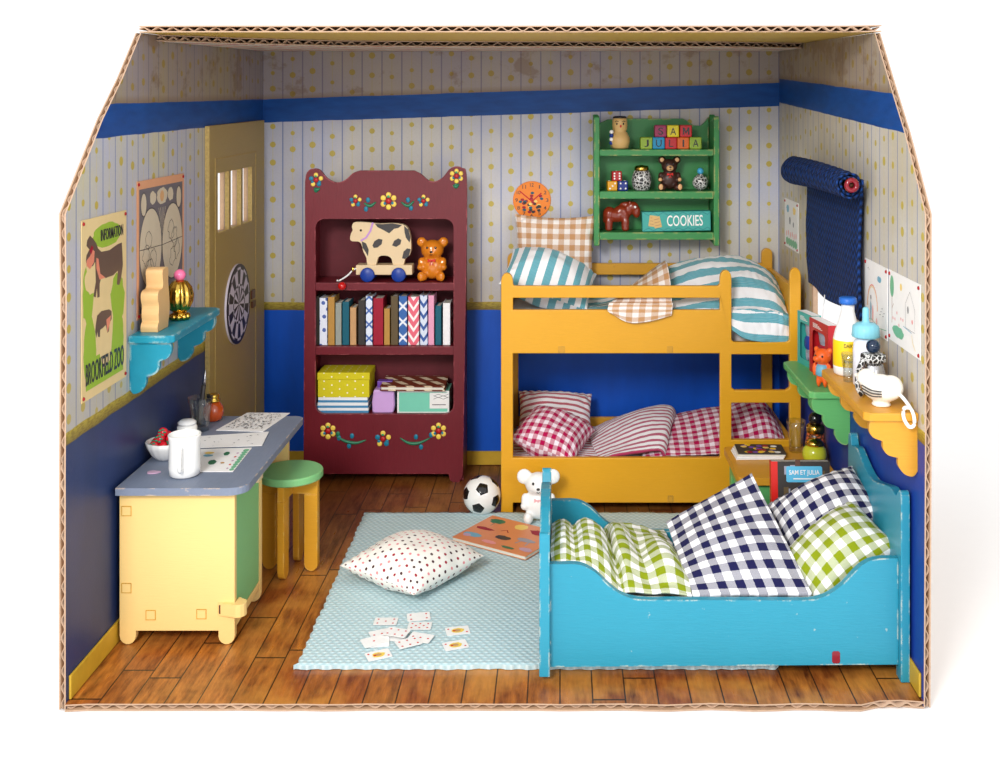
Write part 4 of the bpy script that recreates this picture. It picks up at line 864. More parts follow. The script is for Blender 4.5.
# ================================================================== RUG
def rugf():
    x0, x1, y0, y1 = -1.415, 1.165, 5.86, 8.06; N, M_ = 90, 80
    mb = MB()
    def e(k, s): return .010*noise.noise(Vector((k*11, s, 2)))+.006*math.sin(k*150)
    def top(z):
        def fn(u, v):
            x = x0+(x1-x0)*u; y = y0+(y1-y0)*v
            if u in (0, 1): x += e(v, u)
            if v in (0, 1): y += e(u, v+4)
            if v == 0: x += -.02
            if u == 0: x -= .03*(v-.5)
            return (x, y, z+.003*noise.noise(Vector((x*3, y*3, 0))) if z > .01 else z)
        return fn
    mb.grid(top(.026), N, M_, 1, 1); mb.grid(top(.003), N, M_, 1, 1)
    b = (N+1)*(M_+1); w = M_+1; loop = [i*w for i in range(N+1)]+[N*w+j for j in range(1, w)]+[i*w+M_ for i in range(N-1, -1, -1)]+[j for j in range(M_-1, 0, -1)]
    for k in range(len(loop)): a, c = loop[k], loop[(k+1) % len(loop)]; mb.f.append((a, c, b+c, b+a)); mb.mi.append(0); mb.sm.append(False); mb.uv.append([(0, 0)]*4)
    return mb.build('woven_rug', 'woven_rug', loc=(-.1, 6.9, 0))
tag(rugf(), 'pale blue woven rug covering the middle of the plank floor', 'rug'); RZ = .030

# ================================================================== BUNK BED
bb = thing('bunk_bed', 'mustard yellow wooden bunk bed standing along the back wall', 'bunk bed', (.67, 8.63, 0)); Yb_ = 8.115
def cap(x0, x1, yb, yt, n=6): # rounded post top, px
    r = (x1-x0)/2; return [(x0+r-r*math.cos(PI*i/n), yb-(yb-yt)*math.sin(PI*i/n)) for i in range(n+1)]
fr = [(501, 514)]+cap(501, 513, 281, 273)+[(513, 284), (514, 286), (718, 286), (720, 284)]+cap(720, 731.6, 278, 270)+[(731.6, 340), (734, 342.3), (787, 342.3), (789.7, 340)]+cap(789.7, 801, 276, 267.6)+[(801, 514), (789.7, 514), (789.7, 449), (731.6, 449), (731.6, 514), (720, 514), (720, 503), (513, 503), (513, 514)]
def z0fix(l): return [(x, max(z, .002)) for x, z in l]
holes = [[(513, 298), (720, 298), (720, 310), (513, 310)], [(513, 353.5), (720, 353.5), (720, 458), (513, 458)], [(731.6, 354.5), (789.7, 354.5), (789.7, 388), (786, 390.5), (735, 390.5), (731.6, 388)], [(731.6, 403), (789.7, 403), (789.7, 440), (731.6, 440)]]
MB().prism(z0fix(XZ(fr, Yb_)), Yb_, Yb_+.045, 'XZ', 0, [XZ(h_, Yb_) for h_ in holes]).build('front_frame', 'mustard', bb, bevel=.007, seg=3); bbf = bb.children[0]
Yk = 9.10; xl, xr = XZ([(501, 0), (801, 0)], Yb_)[0][0], XZ([(501, 0), (801, 0)], Yb_)[1][0]-.02
bkf = [(xl, .002), (xl, 1.74)]+arc(xl+.045, 1.74, .045, 180, 0, 6)+[(xl+.09, 1.70), (xr-.09, 1.70)]+arc(xr-.045, 1.78, .045, 180, 0, 6)+[(xr, .002), (xr-.09, .002), (xr-.09, .10), (xl+.09, .10), (xl+.09, .002)]
MB().prism(bkf, Yk, Yk+.04, 'XZ', 0, [[(xl+.09, 1.26), (xr-.09, 1.26), (xr-.09, 1.605), (xl+.09, 1.605)], [(xl+.09, .425), (xr-.09, .425), (xr-.09, 1.16), (xl+.09, 1.16)]]).build('back_frame', 'mustard_dark', bb, bevel=.006)
MB().prism([(Yb_+.046, .08), (Yk-.001, .08), (Yk-.001, 1.66), (Yb_+.046, 1.66)], xl+.005, xl+.045, 'YZ').build('end_panel', 'mustard', bb, bevel=.004)
for a, b in ((1.165, 1.665), (.10, .50)): MB().prism([(Yb_+.046, a), (Yk-.001, a), (Yk-.001, b), (Yb_+.046, b)], xr-.045, xr-.008, 'YZ').build('end_panel', 'mustard', bb, bevel=.004)
for a in (1.18, .24): MB().box(xl+.046, xr-.046, Yb_+.046, Yk-.001, a, a+.04).build('deck', 'mustard_dark', bb)
for px, py, w_, h_ in ((561.5, 349.5, 7, 7), (670, 349.5, 6, 7), (670.5, 499, 6, 7)):
    c = P(px, py, Yb_); s = Yb_/FO; MB().prism(rrect(c.x-w_*s/2, c.x+w_*s/2, c.z-h_*s/2, c.z+h_*s/2, .006), Yb_-.003, Yb_-.0003, 'XZ').build('tenon', 'mustard_dark', bbf)
ml = tag(MB().box(xl+.05, xr-.05, Yb_+.05, Yk-.005, .281, .345).build('mattress', 'stripe_red', bevel=.02, seg=3, loc=(.65, 8.6, .281)), 'thin red striped mattress on the lower bunk', 'mattress')
mu = tag(MB().box(xl+.05, xr-.05, Yb_+.17, Yk-.005, 1.2205, 1.43).build('mattress', 'stripe_teal', bevel=.03, seg=3, loc=(.65, 8.6, 1.2205)), 'teal striped mattress on the upper bunk', 'mattress')
cloth([[(x, y, z+.008*math.sin(x*9+y*4)) for y, z in ((9.06, .355), (8.7, .365), (8.4, .360), (8.19, .35))] for x in (-.36, 0, .3, .6, 1.0)], 'sheet', 'stripe_red', ml, .014, 4, 3, .006)
# upper bunk
X = [.12, .45, .80, 1.10, 1.36, 1.58, 1.715]; Yr = [9.07, 8.85, 8.6, 8.38, 8.20]
Zt = [[1.455,1.46,1.46,1.455,1.45], [1.48,1.50,1.50,1.48,1.46], [1.56,1.68,1.67,1.56,1.47], [1.64,1.78,1.77,1.65,1.49], [1.66,1.79,1.78,1.70,1.52], [1.62,1.74,1.74,1.67,1.49], [1.50,1.60,1.60,1.52,1.42]]
ctrl = [[(x, y, z) for y, z in zip(Yr, zz)] for x, zz in zip(X, Zt)]
rt = thing('duvet', 'white and teal striped duvet bunched on the upper bunk', 'duvet', (1.0, 8.5, 1.44))
c2 = []
for i, r in enumerate(ctrl):
    x = X[i]; ext = [(x, 8.178, 1.475 if x < 1.25 else 1.42), (x, 8.178 if x < 1.25 else 8.150-.02*(x > 1.3), 1.462 if x < 1.25 else 1.268+.02*math.sin(i*2.0))]
    if 1.25 < x < 1.66: ext[0] = (x, 8.15, 1.47)
    c2.append(r+ext)
cloth(c2, 'cover', 'stripe_teal_v', rt, .034, 3.2, 4, .014, 100, 90)
beige = [[(.50+.11*k, 8.72, 1.53+.082*k), (.46+.12*k, 8.42, 1.56+.078*k), (.42+.135*k, 8.24, 1.565+.045*k), (.38+.15*k, 8.15, 1.545), (.36+.157*k, 8.100, 1.545), (.35+.158*k, 8.078, 1.50), (.345+.158*k+(.03 if k == 0 else 0), 8.080, 1.465-.055*math.sin(PI*min(1, (k+.35)/3.3)))] for k in range(4)]
beige[0][-1] = (.37, 8.082, 1.485)
cloth(beige, 'turned_back_corner', 'gingham_beige_large', rt, .006, 5, 8, .010)
pillow('pillow', 'beige checked square pillow leaning against the wallpaper on the upper bunk', 'pillow', 'gingham_beige', (-.045, 8.99, 1.785), (1, -.05, -.015), (.02, .10, 1), .67, .66, .22, 2, base=(-.04, 9.0, 1.44), pinch=.09, wr=.02)
pillow('pillow', 'white pillow with teal stripes at the left end of the upper bunk', 'pillow', 'stripe_teal', (-.085, 8.56, 1.655), (.92, -.06, -.27), (.15, .85, .38), .70, .50, .44, 5, base=(-.08, 8.5, 1.44), pinch=.05, wr=.014, power=.55)
# lower bunk
rt = thing('duvet', 'magenta checked and striped duvet folded on the lower bunk', 'duvet', (.95, 8.5, .36))
def rows(xs, ys, zz): return [[(x, y, z) for y, z in zip(ys, r)] for x, r in zip(xs, zz)]
cloth(rows([.62, .85, 1.1, 1.35, 1.58, 1.70], [9.04, 8.85, 8.6, 8.38, 8.20], [[.39,.43,.44,.42,.38],[.42,.50,.50,.46,.40],[.44,.56,.55,.49,.41],[.47,.60,.59,.53,.43],[.50,.66,.65,.58,.45],[.42,.54,.53,.49,.41]]), 'cover', 'gingham_magenta', rt, .022, 4, 11, .012, 90, 80)
fold = [[(.26, 8.95, .37), (.24, 8.7, .385), (.26, 8.45, .375), (.30, 8.19, .365)], [(.46, 8.97, .45), (.43, 8.75, .49), (.40, 8.45, .44), (.42, 8.185, .40)], [(.70, 8.97, .52), (.66, 8.75, .585), (.62, 8.45, .53), (.60, 8.183, .43)], [(.90, 8.96, .54), (.86, 8.75, .60), (.80, 8.45, .55), (.74, 8.185, .44)], [(.94, 8.95, .46), (.91, 8.75, .53), (.84, 8.45, .50), (.78, 8.19, .39)]]
cloth(fold, 'turned_back_fold', 'stripe_magenta', rt, .014, 4, 15, .022)
pillow('pillow', 'red and white striped pillow behind the magenta checked one', 'pillow', 'stripe_red', (-.04, 8.84, .51), (1, .03, -.05), (0, .55, .50), .60, .44, .30, 7, base=(-.05, 8.8, .36), power=.5, pinch=.06, wr=.018)
pillow('pillow', 'magenta checked pillow propped at the left end of the lower bunk', 'pillow', 'gingham_magenta', (-.05, 8.43, .490), (.84, -.28, -.22), (.34, .80, .20), .52, .50, .33, 9, base=(-.05, 8.4, .36), power=.5, pinch=.05, wr=.016)

# ================================================================== BLUE BED
bd = thing('childs_bed', 'turquoise wooden bed with wavy side panels in the front right corner', 'bed', (.88, 6.25, 0)); Yq = 5.77
top = smooth([(549,564.3),(562,564.3),(575,564.3),(585,566.5),(596,573),(607,583.5),(618,592.5),(632,598.5),(648,600)], 3)+smooth([(800,600.5),(815,599.5),(828,595),(840,587),(850,577),(860,567),(870,561),(880,558.8),(890,558.5),(899,558.5)], 3)
pr = XZ(top, Yq)
fx0, fx1 = -.052, 1.774
def side(y0, y1, nm):
    pts = [(max(fx0, min(fx1, x)), z) for x, z in pr]; pts[0] = (fx0, pts[0][1]); pts[-1] = (fx1, pts[-1][1])
    MB().prism(pts+[(fx1, .075), (fx0, .062)], y0, y1, 'XZ').build(nm, 'aqua', bd, bevel=.009, seg=3)
side(Yq, Yq+.042, 'front_panel'); side(6.70, 6.742, 'back_panel')
ft = smooth([(5.725,.70),(5.728,.755),(5.755,.775),(5.782,.755),(5.80,.715),(5.83,.70),(5.90,.735),(6.05,.80),(6.25,.83),(6.45,.80),(6.60,.735),(6.67,.70),(6.70,.715),(6.72,.765),(6.745,.785),(6.772,.765),(6.775,.70)], 2)
MB().prism([(5.725, .031)]+ft+[(6.775, .031), (6.69, .031), (6.69, .10), (5.81, .10), (5.81, .031)], -.108, -.053, 'YZ').build('footboard', 'aqua', bd, bevel=.008, seg=3)
hd = smooth([(5.725,.93),(5.73,.975),(5.755,.995),(5.785,.975),(5.82,.945),(5.92,.955),(6.05,.925),(6.25,.88),(6.42,.90),(6.58,.955),(6.66,.945),(6.70,.94),(6.72,.985),(6.745,1.0),(6.772,.98),(6.775,.90)], 2)
MB().prism([(5.725, .003)]+hd+[(6.775, .003), (6.69, .003), (6.69, .10), (5.81, .10), (5.81, .003)], 1.775, 1.822, 'YZ').build('headboard', 'aqua', bd, bevel=.008, seg=3)
MB().box(fx0, fx1, Yq+.043, 6.699, .12, .15).build('base_board', 'aqua', bd)
c = P(836, 657, Yq); MB().prism(rrect(c.x-.021, c.x+.021, c.z-.033, c.z+.031, .012), Yq-.002, Yq-.0002, 'XZ').build('paint_blot', 'red_bead', bd.children[0])
mt = tag(MB().box(fx0+.01, fx1-.01, Yq+.05, 6.69, .151, .34).build('mattress', 'gingham_green', bevel=.03, seg=3, loc=(.86, 6.2, .151)), 'green checked mattress in the turquoise bed', 'mattress')
rt = thing('duvet', 'rumpled green and white checked duvet at the foot of the turquoise bed', 'duvet', (.35, 6.2, .345))
Dq = [(-.045,-.045,[.575,.59,.60,.58,.49,.43]),(.02,.02,[.58,.635,.645,.615,.51,.43]),(.085,.07,[.57,.60,.60,.57,.49,.43]),(.155,.13,[.56,.625,.635,.61,.50,.43]),(.245,.19,[.50,.58,.60,.57,.49,.43]),(.325,.25,[.43,.47,.475,.48,.46,.42]),(.375,.29,[.43,.52,.555,.575,.51,.43]),(.48,.40,[.42,.465,.47,.50,.50,.43]),(.60,.52,[.42,.51,.54,.50,.47,.42]),(.70,.63,[.41,.44,.45,.44,.43,.42])]
cloth([[(a+(b-a)*j/5, (5.825,5.98,6.16,6.36,6.56,6.69)[j], zz[j]) for j in range(6)] for a, b, zz in Dq], 'cover', 'gingham_green_small', rt, .030, 3.4, 21, .012, 130, 90, zmin=.36)
# navy checked quilt turned over the bed
q4 = []
BL, BR, TLc, TR = Vector((.705, 5.835, .415)), Vector((1.335, 5.835, .42)), Vector((.625, 6.47, .555)), Vector((1.15, 6.60, .80))
for i in range(5):
    r = []
    for j in range(5):
        u, v = i/4, j/4; p = BL.lerp(BR, u).lerp(TLc.lerp(TR, u), v); b = math.sin(PI*u)**.6*math.sin(PI*v)**.6 if 0 < u < 1 and 0 < v < 1 else 0
        p += Vector((-.02, -.05, .06))*b; r.append(p)
    q4.append(r)
o, _ = cloth(q4, 'quilt', 'gingham_navy', None, .010, 4, 31, .040, loc=(1.0, 6.2, .40)); tag(o, 'navy and white checked quilt square laid across the turquoise bed', 'quilt')
o.modifiers['thickness'].offset = -1
pillow('pillow', 'green and white checked pillow against the turquoise headboard', 'pillow', 'gingham_green', (1.525, 6.08, .525), (.74, .14, .50), (-.32, .75, .20), .58, .44, .33, 23, power=.5, pinch=.05, base=(1.5, 6.1, .345))
pillow('pillow', 'navy and white checked pillow resting on the green pillow', 'pillow', 'gingham_navy_small', (1.535, 6.42, .63), (.86, .04, .40), (-.30, .70, .24), .60, .42, .34, 25, base=(1.5, 6.4, .6), pinch=.05, wr=.014, power=.5)
# red book leaning behind the pillows
B0, B1 = (772.5-560)*6.64/FO, (831-560)*6.64/FO
F = frame((B0, 6.625, .36), (1, 0, 0), (0, .10, 1)); W_, Hh = B1-B0, .49
rt = thing('storybook', 'dark picture storybook with red spine and blue title label behind the navy pillow', 'book', (B0+W_/2, 6.66, .36))
mb = MB(F); mb.box(0, W_, 0, Hh, -.006, 0, 0); mb.box(0, W_, 0, Hh, -.05, -.044, 0); mb.box(-.004, 0, 0, Hh, -.05, 0, 1); mb.flat([(0, 0), (.036, 0), (.036, Hh), (0, Hh)], .0006, I4, 1)
random.seed(4)
for i in range(26):
    x, y = .06+random.random()*(W_-.11), .02+random.random()*(Hh-.06); mb.flat([(x, y), (x+.03, y), (x+.03, y+.05), (x, y+.05)], .0006+.00004*i, I4, random.choice((2, 3, 4)))
mb.build('cover', ['bk_char', 'scarlet', 'brick', 'bk_brown', 'grey_toy'], rt)
MB(F).box(.002, W_-.004, .004, Hh-.004, -.0435, -.0065).build('pages', 'page', rt)
tl = MB(F).prism(rrect(.088, .306, Hh-.122, Hh-.028, .012), .0022, .0035, 'XY').build('title_label', 'title_blue', rt)
MB(F).text('SAM ET JULIA', .185, .036, Matrix.Translation((.197, Hh-.068, .0036)), 0, .0002).build('title_lettering', 'paper', tl)
MB(F).prism([(.13, Hh-.105), (.265, Hh-.105), (.265, Hh-.098), (.13, Hh-.098)], .0036, .0042).build('subtitle_line', 'paper', tl)

# ================================================================== NIGHTSTAND
ns = thing('nightstand', 'small nightstand with ochre top and green legs beside the bunk bed', 'nightstand', (1.475, 7.40, 0))
nx0, nx1, ny0, ny1 = 1.15, 1.80, 7.08, 7.73
MB().prism(rrect(nx0, nx1, ny0, ny1, .03), .560, .610).build('tabletop', 'gold_shelf', ns, bevel=.012, seg=3)
for x0, x1, yy in ((nx0+.035, nx0+.075, ny0+.04), (nx1-.085, nx1-.045, ny0+.04)):
    MB().prism([(yy, 0.0305 if x0 < 1.17 else .002), (yy+.08, .002), (yy+.08, .45), (ny1-.12, .45), (ny1-.12, .002), (ny1-.04, .002), (ny1-.04, .5595), (yy, .5595)], x0, x1, 'YZ').build('side_leg_frame', 'mint_green', ns, bevel=.005)
sc_ = [(nx0+.076, .5595), (nx1-.086, .5595), (nx1-.086, .40)]+[p for k in range(3) for p in arc(nx1-.086-.075-(.15*k), .40, .072, 0, -180, 6)]+[(nx0+.076, .40)]
MB().prism(sc_, ny0+.045, ny0+.07, 'XZ').build('scalloped_apron', 'mint_green', ns, bevel=.004)
MB().box(nx0+.076, nx1-.086, ny0+.08, ny1-.05, .18, .21).build('lower_shelf', 'mint_green', ns)
# items on the nightstand
for i in range(4):
    rt = tag(MB(frame((1.19+.006*i, 7.43+.008*i, .611+.0105*i), (1, .03-.02*i, 0), (.0, 1, 0))).prism([(0, 0), (.325, 0), (.325, .20), (0, .20)], 0, .0098).build('magazine', ['paper', 'bk_white', 'page', 'bk_char'][i], bevel=.003, loc=(1.35, 7.5, .611+.0105*i)), ['undermost of the small magazines in the nightstand stack', 'second magazine from the bottom of the nightstand stack', 'third magazine from the bottom of the nightstand stack', 'topmost magazine with colourful cover on the nightstand stack'][i], 'magazine', 'magazines on the nightstand')
    if i == 3:
        F = frame((1.208, 7.454, .611+.0105*3), (1, -.05, 0), (0, 1, 0)); mb = MB(F); random.seed(8)
        for k in range(22): x, y = .02+random.random()*.25, .02+random.random()*.16; mb.flat(blot(x, y, .022, .02, k), .0101+.00004*k, I4, random.choice((0, 1, 2, 3, 4)))
        mb.build('printed_picture', ['sun_y', 'label_yellow', 'bk_red', 'violet', 'paper'], rt, fix=False)
def tumbler(label, W, r, h, parent=None):
    ri = r*.93; o = MB(W).lathe([(0, 0), (r*.68, 0), (r*.72, h*.15), (r*.74, h*.4), (r*.86, h*.72), (r, h), (ri, h), (ri*.86, h*.72), (r*.64, h*.4), (r*.60, h*.16), (0, h*.13)], n=32, rib=(8, .02)).build('drinking_glass', 'glass', loc=W.translation)
    return tag(o, label, 'glass')
tumbler('clear drinking glass on the nightstand behind the lime jar', Matrix.Translation((1.635, 7.62, .611)), .067, .215)
W = Matrix.Translation((1.755, 7.56, .611)) @ Matrix.Scale(1.18, 4); rt = thing('mosaic_bottle', 'small amber mosaic bottle with round black stopper on the nightstand', 'bottle', tuple(W.translation))
MB(W).lathe([(.035, 0), (.055, .02), (.06, .06), (.05, .12), (.045, .125)], n=26).build('bottle_body', 'mosaic', rt); MB(W).lathe([(.046, .1255), (.052, .13), (.052, .165), (.04, .175), (.03, .176)], n=26).build('gold_collar', 'gold', rt); MB(W).lathe([(.028, .1765), (.032, .18), (.040, .20), (.036, .225), (.02, .24), (0, .243)], n=22).build('stopper', 'black', rt)
W = Matrix.Translation((1.705, 7.37, .611)) @ Matrix.Scale(1.12, 4); rt = thing('lime_jar', 'round lime green jar with gold lid on the nightstand corner', 'jar', tuple(W.translation))
MB(W).lathe([(.045, 0), (.062, .012), (.073, .05), (.068, .085), (.048, .108)], n=30).build('jar_body', 'lime_jar', rt); MB(W).lathe([(.046, .1082), (.056, .113), (.050, .130), (.036, .142), (0, .146)], n=30).build('lid', 'gold', rt)

# ================================================================== DESK
dk = thing('desk', 'pale yellow desk with grey top and green cupboard door by left wall', 'desk', (-2.12, 6.8, 0))
dx0, dx1 = -2.462, -1.815; Yd0, Yd1 = 6.125, 7.50; Zt_ = .89
tp = [(dx0, 6.085), (-1.86, 6.085)]+arc(-1.84, 6.185, .10, -90, 0, 6)+[(-1.74, 7.44)]+arc(-1.80, 7.44, .06, 0, 90, 5)+[(dx0, 7.50)]
MB().prism(tp, .848, Zt_, 'XY').build('desktop', 'slate', dk, bevel=.012, seg=3)
def feet(y0, x0=dx0+.006, x1=dx1, top_=.8475):
    return [(x0, top_), (x0, .045)]+arc(x0+.045, .047, .045, 180, 360, 7)+[(x0+.09, .078), (x1-.09, .078)]+arc(x1-.045, .047, .045, 180, 360, 7)+[(x1, top_)]
MB().prism(feet(0), 6.135, 6.175, 'XZ').build('side_panel', 'pale_yellow', dk, bevel=.005)
MB().prism(feet(0), 6.66, 6.70, 'XZ').build('side_panel', 'pale_yellow', dk, bevel=.005)
MB().prism(feet(0), 7.34, 7.38, 'XZ', 0, [rrect(dx0+.12, dx1-.12, .20, .70, .05)]).build('end_frame', 'pale_yellow', dk, bevel=.005)
MB().box(dx0+.006, dx0+.03, 6.176, 7.339, .08, .847).build('back_panel', 'pale_yellow', dk)
MB().box(dx0+.031, dx1-.02, 6.176, 6.659, .085, .115).build('bottom_board', 'pale_yellow', dk); MB().box(dx1-.04, dx1-.004, 6.176, 6.659, .08, .125).build('lower_rail', 'pale_yellow', dk, bevel=.004)
door_ = MB().box(dx1-.028, dx1-.006, 6.182, 6.652, .13, .842)  .build('door', 'stool_green', dk, bevel=.004)
for px, py in ((150.8, 615), (201.5, 614), (126.5, 511), (126.5, 588)):
    c = P(px, py, 6.135); w2, h2 = (.028, .028); mb = MB(); mb.prism([(c.x-w2, c.z-h2), (c.x+w2, c.z-h2), (c.x+w2, c.z+h2), (c.x-w2, c.z+h2)], 6.1325, 6.1347, 'XZ', 0, [[(c.x-w2*.86, c.z-h2*.86), (c.x+w2*.86, c.z-h2*.86), (c.x+w2*.86, c.z+h2*.86), (c.x-w2*.86, c.z+h2*.86)]])
    mb.prism([(c.x-w2*.84, c.z-h2*.84), (c.x+w2*.84, c.z-h2*.84), (c.x+w2*.84, c.z+h2*.84), (c.x-w2*.84, c.z+h2*.84)], 6.132, 6.1347, 'XZ', 1); mb.build('tenon', ['mustard_dark', 'pale_yellow'], dk.children[1])
MB().prism([(-1.905, 6.128), (-1.905, 6.13), (-1.80, 6.10)]+arc(-1.795, 6.145, .045, -90, 80, 6)+[(-1.80, 6.205), (-1.813, 6.205), (-1.813, 6.1342), (-1.905, 6.1342)], .165, .235, 'XY').build('catch', 'pale_yellow', dk, bevel=.004)
MB().prism(rrect(-1.90, -1.85, .175, .225, .004), 6.126, 6.1278, 'XZ').build('catch_slot', 'latch', dk)
MB().box(-1.8148, -1.78, 6.50, 6.60, .775, .835).build('catch', 'cream', dk, bevel=.005)
# things on the desk
c = on(169, 455, Zt_); W = Matrix.Translation((-2.362, 6.60, Zt_+.001)); Rb = .118
rt = thing('fruit_bowl', 'white fluted bowl filled with strawberries on the desk', 'bowl', tuple(W.translation))
MB(W).lathe([(0, 0), (.055, 0), (.065, .008), (.09, .035), (.110, .075), (Rb, .108), (Rb-.010, .108), (.10, .075), (.075, .03), (0, .018)], n=64, rib=(16, .018)).build('bowl_body', 'white_gloss', rt)
sb = None; random.seed(12)
spots_ = [(-.055, -.045, .098), (.0, -.06, .100), (.055, -.04, .098), (-.065, .02, .10), (.065, .02, .10), (0, .055, .10), (-.03, -.02, .132), (.032, -.015, .135), (.0, .03, .136), (-.02, .005, .165)]
wh = ['at the front left of the bowl', 'at the front rim of the bowl', 'at the front right of the bowl', 'at the left rim of the bowl', 'at the right rim of the bowl', 'at the back of the bowl', 'in the upper layer on the left', 'in the upper layer on the right', 'in the upper layer at the back', 'topmost of the heap in the bowl']
for k, (x, y, z) in enumerate(spots_):
    if sb is None:
        sb = thing('strawberry', 'small red strawberry '+wh[k], 'strawberry', tuple(W @ Vector((x, y, z-.012))), 0, 'strawberries in the white bowl'); Ws = WM[sb.name]
        MB(Ws).lathe([(0, -.030), (.014, -.026), (.028, -.006), (.031, .008), (.024, .022), (0, .028)], n=16, M=Matrix.Rotation(R(80), 4, 'X')).build('fruit', 'straw', sb)
        mb = MB(Ws @ Matrix.Rotation(R(80), 4, 'X'))
        for a in range(5): mb.ell((.016*math.cos(a*1.256), .016*math.sin(a*1.256)+.004, .030), (.010, .006, .004), 0, M=None, n=8, m=5)
        mb.build('leaf', 'leaf', sb)
    else: dup(sb, tuple(W @ Vector((x, y, z-.012))), k*2.1, 'small red strawberry '+wh[k])
W = Matrix.Translation((-2.150, 6.30, Zt_+.001)); rt = thing('milk_jug', 'plain white ceramic mug standing at the front of the desk', 'mug', tuple(W.translation))
MB(W).lathe([(0, 0), (.070, 0), (.084, .010), (.088, .05), (.086, .19), (.090, .222), (.092, .235), (.086, .238), (.078, .20), (.078, .02), (0, .018)], n=40).build('mug_body', 'white_gloss', rt)
MB(W).tube([tuple(p) for p in smooth([(.010, -.082, .185), (.012, -.115, .180), (.014, -.130, .14), (.014, -.128, .09), (.012, -.112, .058), (.010, -.083, .05)], 5)], .0125, 10).build('handle', 'white_gloss', rt)
W = Matrix.Translation((-2.37, 6.99, Zt_+.001)); rt = thing('lidded_pot', 'tiny white lidded pot behind the strawberry bowl', 'pot', tuple(W.translation))
MB(W).lathe([(0, 0), (.055, 0), (.062, .02), (.062, .08), (.05, .092)], n=28).build('pot_body', 'white_gloss', rt); MB(W).lathe([(.056, .0922), (.058, .105), (.04, .118), (0, .122)], n=28).build('lid', 'milk', rt)
W = Matrix.Translation((-2.345, 7.17, Zt_+.001)); tumbler('clear drinking glass holding a dark pen at the back of the desk', W, .082, .215)
rt = thing('pen', 'dark pen standing in the glass on the desk', 'pen', (-2.34, 7.17, Zt_+.04)); F = Matrix.Translation((-2.352, 7.165, Zt_+.035)) @ Matrix.Rotation(R(7), 4, 'Y')
MB(F).lathe([(.012, 0), (.014, .02), (.0145, .26), (.012, .265)], n=16).build('barrel', 'charcoal', rt); MB(F).lathe([(.0118, .2652), (.010, .31), (.003, .36), (0, .362)], n=16).build('tip', 'silver', rt)
W = Matrix.Translation((-2.33, 7.39, Zt_+.001)) @ Matrix.Scale(.9, 4); rt = thing('amber_jar', 'round orange amber jar with gold lid behind the desk glass', 'jar', tuple(W.translation))
MB(W).lathe([(.045, 0), (.066, .015), (.076, .055), (.072, .10), (.05, .135), (.042, .14)], n=32).build('jar_body', 'amber', rt); MB(W).lathe([(.044, .1402), (.052, .146), (.052, .158), (.04, .165), (.046, .178), (.046, .195), (.034, .20), (0, .202)], n=28).build('lid', 'gold', rt)
def dsheet(name, lab, quad, mats, shapes, zoff):
    q_ = [on(a, b, Zt_+zoff) for a, b in quad]; F = frame(q_[0], q_[1]-q_[0], q_[3]-q_[0]); w = (q_[1]-q_[0]).length
    loc = [F.inverted() @ p for p in q_]
    def bil(u, v):
        a = loc[0].lerp(loc[1], u); b = loc[3].lerp(loc[2], u); p = a.lerp(b, v); return (p.x, p.y)
    o = tag(MB(F).prism([(p.x, p.y) for p in loc], 0, .003).build(name, mats[0], loc=F.translation), lab, 'drawing')
    mb = MB(F)
    for i, (p, m) in enumerate(shapes): mb.flat([bil(*x) for x in p], .0033+.00006*i, I4, m-1)
    mb.build('printed_picture', mats[1:], o, fix=False)
random.seed(21)
scrib = lambda n, w_: [(stroke([(min(.97, max(.03, cx+.05*noise.noise(Vector((k*.7, i, 1))))), min(.97, max(.03, cy+.09*noise.noise(Vector((k*.7, i, 5)))))) for k in range(7)], w_), 1) for i in range(n) for cx, cy in [(.08+.84*random.random(), .1+.8*random.random())]]
dsheet('colouring_sheet', 'black and white colouring sheet at the far end of the desk', [(216, 430.5), (263, 432), (290, 413.3), (247.5, 413)], ['paper', 'ink'], scrib(150, .009), .0012)
dsheet('pencil_sketch', 'white paper with faint pencil sketch in the middle of the desk', [(198, 448), (262, 446), (269, 432), (199, 436.5)], ['paper', 'ink_soft'], scrib(16, .007), .0062)
dsheet('coloured_drawing', 'drawing with green animals and teal border beside the white mug', [(194, 472), (233, 472), (252, 448), (199, 449.5)], ['paper', 'green_soft', 'bk_ochre', 'leaf_paint', 'mauve', 'scarlet', 'sun_y', 'blue_soft'],
       [(blot(.93, .08+.1*i, .06, .05, i), 1) for i in range(9)]+[(blot(.80, .12+.16*i, .025, .03, i+20), (4, 5, 4, 5, 4)[i]) for i in range(5)]+[(blot(.36, .38, .09, .10, 3), 3), (blot(.58, .75, .06, .08, 4), 3), (blot(.22, .80, .10, .05, 6), 6), (blot(.22, .68, .10, .05, 7), 7), (blot(.60, .35, .05, .03, 8), 2)], .0012)
c = on(153.5, 473, Zt_); tag(MB().prism(blot(c.x, c.y, .035, .022, 2), Zt_+.001, Zt_+.008).build('paper_scrap', 'mauve', loc=(c.x, c.y, Zt_)), 'small pinkish white scrap on the front left of the desk', 'paper scrap')

